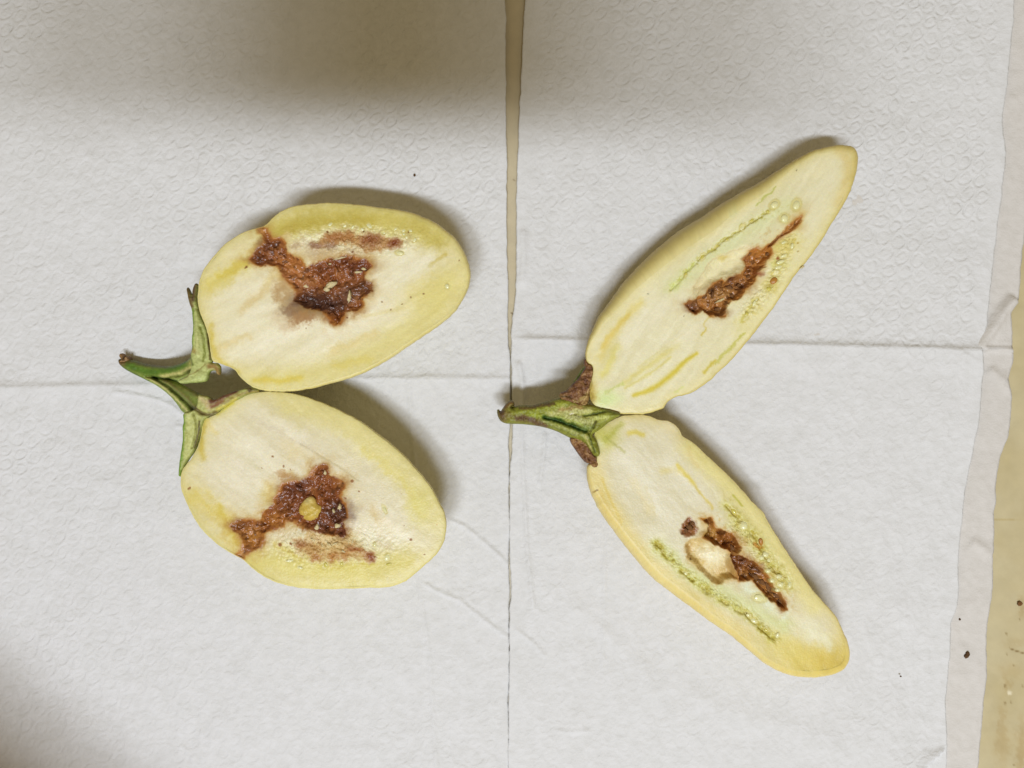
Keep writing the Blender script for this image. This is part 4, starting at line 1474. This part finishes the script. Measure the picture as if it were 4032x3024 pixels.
    p.blob(1355, 810, 30, 16, (150, 84, 36), .8)
    p.blob(1100, 1270, 56, 34, (124, 78, 34), .8)
    p.blob(1380, 990, 30, 20, (124, 56, 28), .7)
    p.blob(1140, 1125, 62, 38, (160, 120, 72), .7)
    p.stroke([(1500, 760), (1600, 670), (1690, 575)], 40, (198, 156, 112), .85)
    inside = sstep(0, 4, sdist(x + p.wx * 5, y + p.wy * 5, Z3(ROT_C))[0])
    da = sdist(x + p.wx * 5, y + p.wy * 5, Z3(ROT_C))[0]
    p.mix(.75 * np.exp(-((da - 2) / 6.5) ** 2) * sstep(-.5, .5, fbm(x, y, 40, 321, 3)), (178, 116, 50))
    p.mix(.5 * np.exp(-np.clip(-da, 0, None) / 26.0) * (da < 0) * sstep(-.2, .9, fbm(x, y, 60, 322, 3)), (196, 160, 92))
    rot_texture(p, inside, 75, (86, 50, 24), (192, 144, 88))
    for u, v, r, c in [(1520, 880, 15, (140, 76, 34)), (1660, 770, 7, (190, 160, 70)), (1600, 742, 5, (150, 110, 50)), (835, 1300, 4, (150, 140, 120)),
                       (1655, 242, 4, (150, 140, 100)), (575, 1138, 4, (150, 150, 120)), (1662, 830, 5, (170, 140, 60))]:
        p.dot(u, v, r, c, .85)
    for s in SEEDS_C:
        p.ring(s[0], s[1], s[2] * 1.15, s[3] * 1.15, s[5], (200, 186, 110), .42, (226, 217, 160))
    p.grain(.015, 4)
    return p


def disp_c(x, y, edge, p):
    z = 0.00010 * fbm(x, y, 60, 6, 3)
    d, _, _ = sdist(x + p.wx * 5, y + p.wy * 5, Z3(HOL_C))
    z += -0.0022 * sstep(-4, 34, d) + 0.00012 * fbm(x, y, 26, 27, 3) * sstep(0, 20, d)
    z += disp_rot(x, y, p, Z3(ROT_C), 0.0034, 0.0013, 35, 18)
    dl, _ = lindist(x + p.wx * 4, y + p.wy * 4, Z3([(740, 1110), (850, 985), (960, 870), (1100, 770), (1200, 700), (1330, 610), (1430, 545)]))
    z += -0.0006 * np.exp(-(dl / 5) ** 2)
    z += 0.0004 * fbm(x, y, 9, 47, 3) * np.exp(-((lindist(x, y, Z3([(1600, 720), (1480, 1060), (1300, 1260)]))[0] / 30) ** 2))
    return z


c_half = build_half(egg_r, OUT_C, plane_z(0.0215, 0.010, 0.020, 2750, 1050),
                    [(2310, 1380, 8), (2400, 1190, 42), (2500, 1060, 62), (2600, 960, 74), (2740, 880, 74), (2860, 810, 60), (3000, 730, 44), (3130, 640, 22),
                     (3240, 580, 16), (3330, 572, 26), (3376, 620, 26), (3350, 760, 14), (3250, 920, 10), (3100, 1130, 8), (2900, 1400, 8), (2700, 1560, 6),
                     (2500, 1625, 8), (2360, 1590, 2), (2335, 1480, 2)],
                    (2790, 1090), paint_c, disp_c,
                    lambda x, y, p: sstep(-1.5, 1.5, sdist(x + p.wx * 5 + p.fx * 2.4, y + p.wy * 5 + p.fy * 2.4, Z3(ROT_C))[0]),
                    (206, 190, 116), label="upper slender half, skin showing along its left side")

for (u, v, a, b, h_, ang, mt) in SEEDS_C:
    (px, py), = Z3([(u, v)])
    put(c_half, "seed", (ME_SEED, ME_SEED_G, ME_SEED_B)[mt], px, py, a / 1.84, b / 1.84, h_ / 1.84, ang, sink=.7)
for (u, v, a, b, h_, ang) in [(1100, 1185, 60, 9, 16, -22), (1060, 1100, 30, 14, 16, 40), (1160, 1090, 26, 16, 14, 20), (1230, 1075, 18, 12, 14, 0), (1180, 1150, 20, 14, 14, 50),
                              (900, 1215, 26, 14, 14, 20), (980, 1160, 22, 12, 14, -30), (1080, 1250, 30, 16, 14, 10), (1040, 1140, 10, 26, 14, 10),
                              (1440, 850, 22, 12, 12, -30), (1300, 1010, 22, 10, 14, -40), (1690, 945, 22, 7, 9, -30)]:
    (px, py), = Z3([(u, v)])
    put(c_half, "rot_crumb", ME_FRASS if u not in (1100, 1690) else ME_SHRED, px, py, a / 1.84, b / 1.84, h_ / 1.84, ang)

OUT_D = Z4([(290, 115), (350, 105), (410, 105), (470, 115), (520, 137), (560, 135), (610, 160), (640, 200), (650, 232), (700, 255), (760, 310),
            (830, 375), (900, 440), (960, 500), (1020, 570), (1070, 625), (1110, 655), (1140, 720), (1190, 800), (1240, 880), (1290, 950),
            (1340, 1030), (1390, 1100), (1440, 1160), (1490, 1210), (1530, 1260), (1560, 1320), (1590, 1390), (1608, 1450), (1605, 1510),
            (1580, 1555), (1530, 1585), (1450, 1605), (1360, 1610), (1270, 1600), (1190, 1570), (1120, 1530), (1050, 1475), (970, 1405), (900, 1350),
            (820, 1300), (740, 1240), (660, 1180), (590, 1130), (520, 1075), (450, 1015), (390, 945), (330, 870), (270, 790), (210, 715), (170, 650),
            (130, 570), (105, 490), (98, 420), (110, 385), (150, 385), (160, 340), (152, 260), (140, 215), (180, 170), (240, 140)])
ROT_D1 = [(640, 770), (650, 730), (690, 695), (720, 720), (735, 760), (720, 790), (680, 800), (645, 795)]
ROT_D2 = [(750, 705), (820, 690), (840, 750), (870, 765), (930, 785), (970, 830), (990, 870), (965, 900), (1000, 910), (1060, 945), (1110, 990), (1150, 1040),
          (1175, 1090), (1200, 1120), (1240, 1170), (1250, 1222), (1220, 1225), (1180, 1180), (1130, 1140), (1080, 1090), (1040, 1050), (970, 1060),
          (960, 1000), (935, 950), (930, 900), (870, 865), (820, 835), (760, 810), (790, 770), (800, 740)]
HOL_D = [(668, 850), (700, 812), (750, 815), (820, 850), (880, 885), (930, 900), (940, 960), (962, 1010), (972, 1052), (940, 1042), (895, 1060),
         (872, 1082), (810, 1062), (760, 1012), (710, 955), (672, 920)]
SLITS_D = [[(500, 850), (540, 880), (570, 930)], [(640, 1000), (670, 1020), (712, 1052)], [(775, 1098), (788, 1120), (812, 1130)],
           [(872, 1168), (910, 1195)], [(955, 1222), (990, 1240), (1030, 1250)], [(1025, 1262), (1080, 1310), (1120, 1340), (1165, 1388)],
           [(905, 632), (940, 665), (982, 715)], [(1040, 780), (1075, 820), (1110, 885)], [(1160, 975), (1190, 1005), (1210, 1020)],
           [(1120, 900), (1140, 940)]]


def paint_d(x, y, edge):
    p = Paint(x, y, (223, 216, 193), Z4, 1.455)
    p.mix(.8 * np.exp(-edge / 26.0), (229, 215, 156))
    p.stroke([(150, 450), (230, 640), (350, 830), (520, 1020), (760, 1190), (1000, 1380)], 110, (229, 213, 150), .8, warp=8)
    p.stroke([(190, 470), (240, 600), (300, 720)], 16, (222, 200, 110), .6, warp=3)
    p.stroke([(700, 300), (820, 420), (1000, 600), (1200, 880), (1400, 1200)], 130, (227, 217, 152), .75, warp=8)
    p.blob(1450, 1510, 230, 120, (212, 190, 96), .95, 0, 14)
    p.blob(1250, 1440, 200, 90, (224, 210, 130), .8, 30, 14)
    p.blob(1400, 1360, 130, 60, (234, 229, 202), .85, 35, 12)
    p.stroke([(1250, 1240), (1380, 1330), (1500, 1430)], 50, (234, 230, 206), .7, warp=8)
    p.stroke([(520, 860), (680, 1000), (850, 1110), (1050, 1220), (1230, 1310)], 110, (214, 218, 164), .75, warp=8)
    p.stroke([(960, 740), (1080, 880), (1200, 1060)], 110, (218, 216, 148), .7, warp=8)
    p.stroke([(1030, 1100), (1150, 1180), (1230, 1250)], 70, (226, 232, 212), .8, warp=5)
    p.stroke([(620, 398), (660, 440), (712, 500)], 26, (214, 194, 72), .9, warp=3)
    p.stroke([(715, 505), (760, 570), (800, 610), (825, 645)], 16, (210, 190, 92), .85, warp=3)
    p.stroke([(345, 210), (380, 205), (425, 218)], 30, (214, 198, 96), .85, warp=4)
    p.stroke([(940, 568), (995, 628)], 12, (188, 184, 76), .8, warp=2)
    p.stroke([(540, 430), (600, 420), (640, 440)], 40, (226, 210, 140), .6, warp=4)
    p.stroke([(440, 520), (470, 600), (490, 680)], 20, (214, 200, 150), .6, warp=4)
    p.stroke([(370, 480), (420, 560), (460, 660)], 50, (226, 212, 166), .6, warp=6)
    p.stroke([(180, 540), (220, 640), (300, 760)], 26, (224, 200, 120), .5, warp=4)
    p.stroke([(690, 300), (700, 360), (740, 400)], 26, (222, 206, 150), .6, warp=3)
    p.blob(190, 240, 90, 70, (198, 196, 100), .8, 0, 8)
    p.stroke([(160, 300), (230, 230), (300, 160)], 36, (176, 178, 70), .55, warp=6)
    p.stroke([(210, 230), (280, 290), (320, 320)], 12, (168, 166, 84), .6, warp=4)
    p.blob(180, 280, 26, 30, (234, 230, 206), .6)
    p.blob(575, 165, 80, 30, (238, 228, 200), .7, 25, 4)
    p.stroke([(330, 350), (450, 520), (560, 700)], 110, (234, 229, 214), .6, warp=10)
    p.stroke([(560, 380), (700, 560), (820, 700)], 90, (234, 229, 214), .5, warp=10)
    p.stroke([(480, 790), (620, 820), (660, 900)], 80, (234, 229, 214), .5, warp=10)
    p.stroke([(490, 840), (580, 940), (720, 1055), (880, 1170), (1030, 1250), (1170, 1390)], 46, (208, 206, 122), .7, warp=8)
    p.stroke([(905, 630), (985, 720), (1070, 810), (1130, 920), (1210, 1030), (1260, 1090)], 70, (210, 206, 124), .7, warp=8)
    p.fibres(50, .034, 35)
    for s in SLITS_D:
        p.stroke(s, 36, (206, 198, 110), .55, warp=12)
        p.stroke(s, 14, (176, 160, 70), .75, warp=12, taper=.7)
    mottle(p, [(490, 840), (580, 940), (720, 1055), (880, 1170), (1030, 1250), (1180, 1390)], 30, 501)
    mottle(p, [(905, 630), (985, 720), (1070, 810), (1130, 920), (1210, 1030), (1260, 1090)], 42, 502)
    mottle(p, [(940, 800), (1060, 920), (1180, 1080), (1250, 1180)], 60, 503, (204, 178, 112), (232, 222, 186), .6, 15)
    mottle(p, [(740, 700), (850, 700), (930, 780)], 40, 504, (206, 176, 104), (232, 222, 186), .6, 13)
    p.stroke([(1065, 850), (1100, 880), (1105, 830)], 22, (188, 130, 50), .8)
    p.stroke([(930, 650), (960, 680)], 14, (196, 150, 60), .8)
    p.poly(HOL_D, (222, 202, 152), .95, 8, 6)
    p.blob(830, 920, 95, 66, (242, 236, 214), .95, 20, 12)
    p.blob(690, 890, 22, 62, (190, 158, 102), .7, 0, 12)
    p.blob(740, 960, 50, 36, (206, 180, 112), .7, 30, 8)
    p.blob(860, 1060, 50, 26, (206, 176, 110), .55, 0, 12)
    p.blob(900, 1030, 40, 30, (212, 184, 120), .6, 0, 8)
    p.blob(955, 1020, 26, 40, (206, 170, 112), .7)
    d, _, _ = sdist(x + p.wx * 6, y + p.wy * 6, Z4(ROT_D2))
    p.mix(.55 * np.exp(-np.clip(-d, 0, None) / 7.0), (220, 196, 134))
    p.poly(ROT_D1, (132, 82, 46), 1, 6, 6)
    p.poly(ROT_D2, (150, 92, 38), 1, 5, 5)
    p.blob(800, 790, 46, 26, (122, 86, 24), .9)
    p.blob(780, 750, 40, 18, (222, 200, 150), .85, 10)
    p.blob(790, 705, 40, 14, (190, 150, 70), .8)
    p.blob(845, 790, 14, 46, (204, 160, 92), .8, -10)
    p.blob(920, 830, 60, 46, (140, 84, 34), .85)
    p.blob(1000, 960, 60, 46, (112, 62, 26), .92)
    p.blob(1070, 985, 56, 34, (104, 60, 28), .8, 30)
    p.blob(960, 900, 30, 22, (196, 150, 90), .7)
    p.blob(1000, 1030, 46, 22, (158, 108, 50), .8)
    p.blob(1090, 1060, 56, 26, (162, 110, 52), .85, 35)
    p.blob(1190, 1150, 56, 30, (174, 126, 70), .85, 35)
    p.blob(1225, 1200, 24, 28, (126, 72, 32), .85)
    inside = sstep(0, 4, np.maximum(sdist(x + p.wx * 5, y + p.wy * 5, Z4(ROT_D2))[0], sdist(x + p.wx * 5, y + p.wy * 5, Z4(ROT_D1))[0]))
    da = sdist(x + p.wx * 5, y + p.wy * 5, Z4(ROT_D2))[0]
    p.mix(.75 * np.exp(-((da - 2) / 6.5) ** 2) * sstep(-.5, .5, fbm(x, y, 40, 331, 3)), (178, 116, 50))
    p.mix(.5 * np.exp(-np.clip(-da, 0, None) / 26.0) * (da < 0) * sstep(-.2, .9, fbm(x, y, 60, 332, 3)), (196, 160, 92))
    rot_texture(p, inside, 85, (86, 50, 24), (192, 144, 88))
    for u, v, r in [(895, 928, 5), (163, 540, 5), (560, 1200, 4), (700, 935, 6)]:
        p.dot(u, v, r, (120, 90, 40), .8)
    for s in SEEDS_D:
        p.ring(s[0], s[1], s[2] * 1.15, s[3] * 1.15, s[5], (200, 186, 110), .42, (226, 217, 160))
    p.grain(.016, 4)
    return p


def rot_d(x, y, p):
    a = sdist(x + p.wx * 5 + p.fx * 2.4, y + p.wy * 5 + p.fy * 2.4, Z4(ROT_D1))[0]
    b = sdist(x + p.wx * 5 + p.fx * 2.4, y + p.wy * 5 + p.fy * 2.4, Z4(ROT_D2))[0]
    return sstep(-1.5, 1.5, np.maximum(a, b))


def disp_d(x, y, edge, p):
    z = 0.00010 * fbm(x, y, 60, 7, 3)
    d, _, _ = sdist(x + p.wx * 5, y + p.wy * 5, Z4(HOL_D))
    z += (-0.0036 + 0.0016 * np.exp(-(((x - 2810) / 55) ** 2 + ((y - 2190) / 45) ** 2))) * sstep(-2, 24, d) + 0.0002 * fbm(x, y, 22, 28, 3) * sstep(0, 20, d)
    z += disp_rot(x, y, p, Z4(ROT_D2), 0.0030, 0.0013, 45, 16)
    z += disp_rot(x, y, p, Z4(ROT_D1), 0.0004, 0.0012, 46, 16)
    for s in SLITS_D:
        z += -0.0010 * np.exp(-(lindist(x + p.wx * 4, y + p.wy * 4, Z4(s))[0] / 6.5) ** 2)
    z += -0.0008 * (1 - sstep(-14, 14, sdist(x, y, Z4([(690, 300), (520, 60), (0, 100), (-100, 1800), (1700, 1800), (1700, 1300), (1200, 900), (700, 370)]))[0])) * 0.25
    z += 0.0005 * fbm(x, y, 10, 49, 3) * np.exp(-((lindist(x, y, Z4([(490, 840), (720, 1055), (1030, 1250), (1180, 1390)]))[0] / 16) ** 2))
    z += 0.0005 * fbm(x, y, 9, 48, 3) * np.exp(-((lindist(x, y, Z4([(960, 740), (1090, 880), (1220, 1060)]))[0] / 28) ** 2))
    return z


d_half = build_half(egg_r, OUT_D, plane_z(0.0205, -0.004, 0.006, 2820, 2160),
                    [(2500, 1632, 3), (2680, 1690, 4), (2760, 1770, 5), (2950, 1960, 6), (3100, 2180, 6), (3260, 2400, 8), (3340, 2550, 14), (3280, 2650, 22),
                     (3140, 2665, 24), (3000, 2600, 24), (2860, 2490, 30), (2700, 2370, 36), (2540, 2240, 38), (2430, 2100, 36), (2350, 1990, 34),
                     (2312, 1880, 20), (2345, 1800, 3), (2350, 1730, 2), (2420, 1650, 2)],
                    (2830, 2170), paint_d, disp_d, rot_d, (234, 217, 156), label="lower slender half with a pale hollow beside the brown rot")

for (u, v, a, b, h_, ang, mt) in SEEDS_D:
    (px, py), = Z4([(u, v)])
    put(d_half, "seed", (ME_SEED, ME_SEED_G, ME_SEED_B)[mt], px, py, a / 1.455, b / 1.455, h_ / 1.455, ang, sink=.7)
for (u, v, a, b, h_, ang) in [(690, 750, 22, 14, 14, 30), (670, 770, 14, 12, 12, 0), (705, 725, 16, 10, 12, 0), (1060, 1030, 34, 16, 14, 30), (1100, 1060, 30, 14, 14, 35),
                              (1190, 1140, 26, 14, 12, 30), (1215, 1175, 22, 12, 12, 40), (940, 880, 14, 26, 12, -20), (1010, 1040, 26, 12, 12, -10), (1140, 1090, 16, 26, 12, -30)]:
    (px, py), = Z4([(u, v)])
    put(d_half, "rot_crumb", ME_FRASS, px, py, a / 1.455, b / 1.455, h_ / 1.455, ang)

# stem and calyx of the right eggplant
STEM_R = Z6([(176, 800), (192, 792), (214, 832), (240, 790), (300, 705), (345, 688), (368, 702), (372, 752), (330, 778), (430, 750), (500, 744),
             (580, 755), (700, 720), (830, 685), (930, 655), (1000, 660), (1100, 700), (1200, 740), (1290, 740), (1420, 785), (1540, 810), (1650, 850),
             (1570, 890), (1500, 930), (1420, 1000), (1340, 1050), (1285, 1090), (1345, 1160), (1372, 1240), (1392, 1330), (1340, 1350), (1270, 1260),
             (1200, 1160), (1050, 1128), (980, 1090), (880, 1040), (740, 995), (600, 970), (450, 955), (300, 955), (230, 935), (190, 880)])


def paint_stem_r(x, y, d):
    p = Paint(x, y, (120, 128, 44), Z6, 3.01667)
    p.mix(.25 * np.exp(-d / 5), (84, 72, 34))
    p.stroke([(420, 790), (600, 800), (800, 760), (960, 710)], 70, (128, 138, 40), .8, warp=3)
    p.stroke([(430, 765), (560, 770), (680, 755), (840, 710)], 34, (84, 64, 40), .8, warp=5)
    p.stroke([(400, 880), (520, 890), (620, 930), (740, 970)], 70, (86, 62, 46), .85, warp=5)
    p.stroke([(560, 850), (660, 870), (720, 880)], 50, (140, 156, 52), .8, warp=4)
    p.blob(260, 850, 80, 70, (104, 88, 48), .8)
    p.blob(220, 860, 40, 60, (82, 60, 40), .8)
    p.stroke([(270, 760), (320, 720), (360, 710)], 50, (104, 78, 46), .9, warp=2)
    p.stroke([(330, 765), (350, 740), (372, 740)], 14, (48, 34, 20), .9, warp=1)
    # opened cut faces
    p.stroke([(820, 850), (960, 800), (1100, 790), (1250, 800)], 110, (172, 176, 112), .9, warp=5)
    p.stroke([(1000, 880), (1100, 900), (1220, 950), (1300, 940)], 90, (166, 172, 112), .9, warp=5)
    p.stroke([(1250, 860), (1350, 900), (1460, 880)], 70, (176, 186, 104), .85, warp=5)
    p.stroke([(730, 885), (850, 905), (1000, 960), (1120, 1000), (1220, 1040)], 56, (42, 70, 24), .95, warp=5)
    p.stroke([(860, 870), (1000, 900), (1180, 970)], 16, (150, 170, 70), .8, warp=2)
    p.stroke([(740, 930), (860, 975), (1020, 1030), (1150, 1070), (1230, 1130)], 34, (148, 156, 88), .95, warp=3)
    p.stroke([(760, 960), (900, 1010), (1050, 1080)], 22, (110, 120, 56), .8, warp=3)
    p.stroke([(1200, 860), (1330, 840), (1440, 810)], 22, (62, 74, 24), .9, warp=3)
    p.stroke([(1440, 800), (1530, 830), (1640, 852)], 34, (94, 104, 36), .9, warp=3)
    p.stroke([(1250, 1070), (1300, 1010), (1340, 920)], 16, (74, 70, 30), .85, warp=3)
    p.stroke([(1200, 1010), (1280, 1000)], 60, (122, 140, 76), .7, warp=3)
    p.stroke([(1210, 1090), (1240, 1180), (1290, 1270)], 22, (176, 176, 112), .9, warp=2)
    p.stroke([(1255, 1090), (1280, 1180), (1330, 1290)], 20, (70, 80, 26), .9, warp=2)
    p.blob(1055, 838, 28, 12, (222, 220, 204), .9, -10, 2)
    p.stroke([(1060, 850), (1180, 880), (1260, 900)], 14, (96, 88, 44), .8, warp=6)
    p.stroke([(900, 800), (1050, 760), (1180, 760)], 40, (140, 112, 62), .7, warp=6)
    n = fbm(x, y, 8, 19, 4)
    p.mix(.4 * sstep(.25, .9, n) * sstep(2200, 2240, x), (96, 92, 38))
    p.grain(.09, 6)
    return p


relief("stem", STEM_R, zline((1960, 1640), 0.0150, (2400, 1640), 0.0215), 0.0034, M_GREEN, paint_stem_r, egg_r, step=2.2, round_w=24, bumpy=.0004, grow=3.0,
       grooves=[(Z6([(740, 885), (850, 905), (1000, 960), (1120, 1000), (1220, 1040)]), -.0020, 7), (Z6([(1200, 860), (1330, 840), (1440, 810)]), -.0012, 5),
                (Z6([(1255, 1070), (1300, 1010), (1340, 920)]), -.0010, 4)])

CAL_C = Z6([(922, 604), (960, 590), (1000, 580), (1080, 490), (1150, 430), (1200, 340), (1236, 285), (1212, 262), (1210, 200), (1228, 200), (1245, 242),
            (1285, 250), (1305, 310), (1326, 332), (1312, 420), (1290, 520), (1262, 640), (1230, 740), (1160, 775), (1080, 755), (990, 690), (930, 660)])
CAL_D = Z6([(1042, 1140), (1062, 1112), (1180, 1128), (1225, 1150), (1262, 1240), (1312, 1310), (1352, 1380), (1368, 1465), (1310, 1478), (1270, 1415),
            (1230, 1418), (1170, 1350), (1100, 1250), (1060, 1190)])
CAL_E = Z6([(1070, 470), (1110, 420), (1150, 350), (1195, 290), (1245, 262), (1260, 300), (1230, 380), (1160, 440), (1100, 500)])


def paint_brown(x, y, d):
    p = Paint(x, y, (112, 80, 50), Z6, 3.01667)
    p.mix(.6 * np.exp(-d / 4), (70, 46, 28))
    n = fbm(x, y, 16, 91, 4)
    p.mix(.8 * sstep(.1, .8, n), (146, 116, 72))
    p.mix(.7 * sstep(.15, .8, -n), (78, 50, 34))
    p.stroke([(1090, 700), (1160, 690), (1240, 600)], 40, (150, 138, 78), .7, warp=6)
    p.stroke([(940, 640), (1010, 630), (1040, 660)], 26, (70, 56, 28), .8, warp=3)
    p.stroke([(1180, 720), (1240, 620), (1262, 540)], 14, (186, 168, 110), .8, warp=3)
    p.stroke([(1130, 1140), (1190, 1160), (1230, 1220)], 40, (156, 134, 84), .6, warp=5)
    p.stroke([(1350, 1290), (1360, 1380)], 30, (150, 146, 60), .6, warp=3)
    p.stroke([(1250, 640), (1230, 720), (1150, 760)], 50, (160, 140, 82), .7, warp=6)
    p.grain(.011, 6)
    return p


def paint_green(x, y, d):
    p = Paint(x, y, (110, 134, 56), Z6, 3.01667)
    p.grain(.15, 8)
    return p


relief("calyx", CAL_E, lambda x, y: 0.0150 + 0 * x, 0.0012, M_GREEN, paint_green, egg_r, step=2.2, round_w=10, bumpy=.0003)
relief("calyx", CAL_C, zline((2240, 1570), 0.0200, (2320, 1440), 0.0185), 0.0022, M_GREEN, paint_brown, egg_r, step=2.2, round_w=14, bumpy=.0009, grow=4.0)
relief("calyx", CAL_D, zline((2260, 1730), 0.0195, (2350, 1830), 0.0190), 0.0022, M_GREEN, paint_brown, egg_r, step=2.2, round_w=14, bumpy=.0009, grow=4.0)


# ================================================================== crumbs
def crumb(name, px, py, a, b, h_, ang, z, label, mat=M_CRUMB, group=None):
    me = ellipsoid_mesh(name, mat, 14, 9, .35)
    r = random.Random(int(px))
    for vv in me.vertices:
        k = 1 + r.uniform(-.16, .16)
        vv.co = vv.co * k
    o = bpy.data.objects.new(name, me)
    scene.collection.objects.link(o)
    k = (HC - z) / FPX
    X, Y = P(px, py, z)
    o.location = (X, Y, z + h_ * k * .8)
    o.rotation_euler = (0, 0, math.radians(-ang))
    o.scale = (a * k, b * k, h_ * k)
    return tag(o, label, "crumb", group)


crumb("crumb", 3804, 2577, 9, 15, 7, 28, .0007, "dark brown crumb on the thin tissue strip near the right edge", group="dark crumbs on the table")
crumb("crumb", 3777, 2438, 4, 4, 4, 0, .0007, "tiny black speck on the tissue strip above the dark brown crumb", group="dark crumbs on the table")
crumb("crumb", 1632, 691, 5, 5, 4, 0, .0018, "tiny black speck on the towel above the upper plump half", group="dark crumbs on the table")
crumb("crumb", 3545, 2662, 4, 3, 3, 0, .0022, "tiny grey speck on the right towel right of the slender half's tip", group="dark crumbs on the table")
crumb("crumb", 4012, 2376, 11, 9, 5, 0, .0001, "brown crumb stuck to the bare table top at the far right", mat=M_FRASS, group="dark crumbs on the table")


# ================================================================== the phone that took the picture (its shadow falls on the towels)
def rounded_slab(name, cx, cy, z0, w, d, t, r, mat, parent):
    v, f = [], []
    pts = []
    for (sx, sy, a0) in [(1, 1, 0), (-1, 1, 90), (-1, -1, 180), (1, -1, 270)]:
        for k in range(7):
            a = math.radians(a0 + k * 15)
            pts.append((cx + sx * (w / 2 - r) + r * math.cos(a), cy + sy * (d / 2 - r) + r * math.sin(a)))
    n = len(pts)
    v = [(x, y, z0) for x, y in pts] + [(x, y, z0 + t) for x, y in pts]
    f = [tuple(range(n))[::-1], tuple(range(n, 2 * n))] + [(i, (i + 1) % n, n + (i + 1) % n, n + i) for i in range(n)]
    me = bpy.data.meshes.new(name)
    me.from_pydata(v, [], f)
    me.materials.append(mat)
    o = bpy.data.objects.new(name, me)
    scene.collection.objects.link(o)
    o.parent = parent
    return o


phone = empty("smartphone", "black phone held level above the towels, casting the broad shadow across their upper end", "phone")
rounded_slab("body", -0.050, -0.030, HC + 0.012, 0.195, 0.078, 0.009, 0.010, M_BLACK, phone)
rounded_slab("camera_bump", -0.012, -0.008, HC + 0.0095, 0.024, 0.030, 0.0025, 0.006, M_BLACK, phone)


# ================================================================== unseen box added beyond the lower left corner to shade the towel there
def wall_box(name, w, d, h, t, mat, parent, loc, rz):
    """open-topped carton: four walls and a bottom, one mesh each"""
    def bx(nm, x0, x1, y0, y1, z0, z1):
        v = [(x, y, z) for z in (z0, z1) for y in (y0, y1) for x in (x0, x1)]
        fc = [(0, 2, 3, 1), (4, 5, 7, 6), (0, 1, 5, 4), (2, 6, 7, 3), (0, 4, 6, 2), (1, 3, 7, 5)]
        me = bpy.data.meshes.new(nm)
        me.from_pydata(v, [], fc)
        me.materials.append(mat)
        o = bpy.data.objects.new(nm, me)
        scene.collection.objects.link(o)
        o.parent = parent
    bx("bottom", -w / 2, w / 2, -d / 2, d / 2, 0, t)
    bx("side", -w / 2, w / 2, -d / 2, -d / 2 + t, t, h)
    bx("side", -w / 2, w / 2, d / 2 - t, d / 2, t, h)
    bx("side", -w / 2, -w / 2 + t, -d / 2 + t, d / 2 - t, t, h)
    bx("side", w / 2 - t, w / 2, -d / 2 + t, d / 2 - t, t, h)
    parent.location = loc
    parent.rotation_euler = (0, 0, rz)


M_BLOCKER = plain("blocker_card", (168, 132, 88), rough=.8, spec=.2, bump=.2, scale=200)
shade_blocker = empty("shade_box", "unseen brown box added past the lower left corner to shade that corner of the towel", "box")
wall_box("shade_box", 0.26, 0.18, 0.178, 0.003, M_BLOCKER, shade_blocker, (-0.288, -0.241, 0.0030), math.radians(-39))
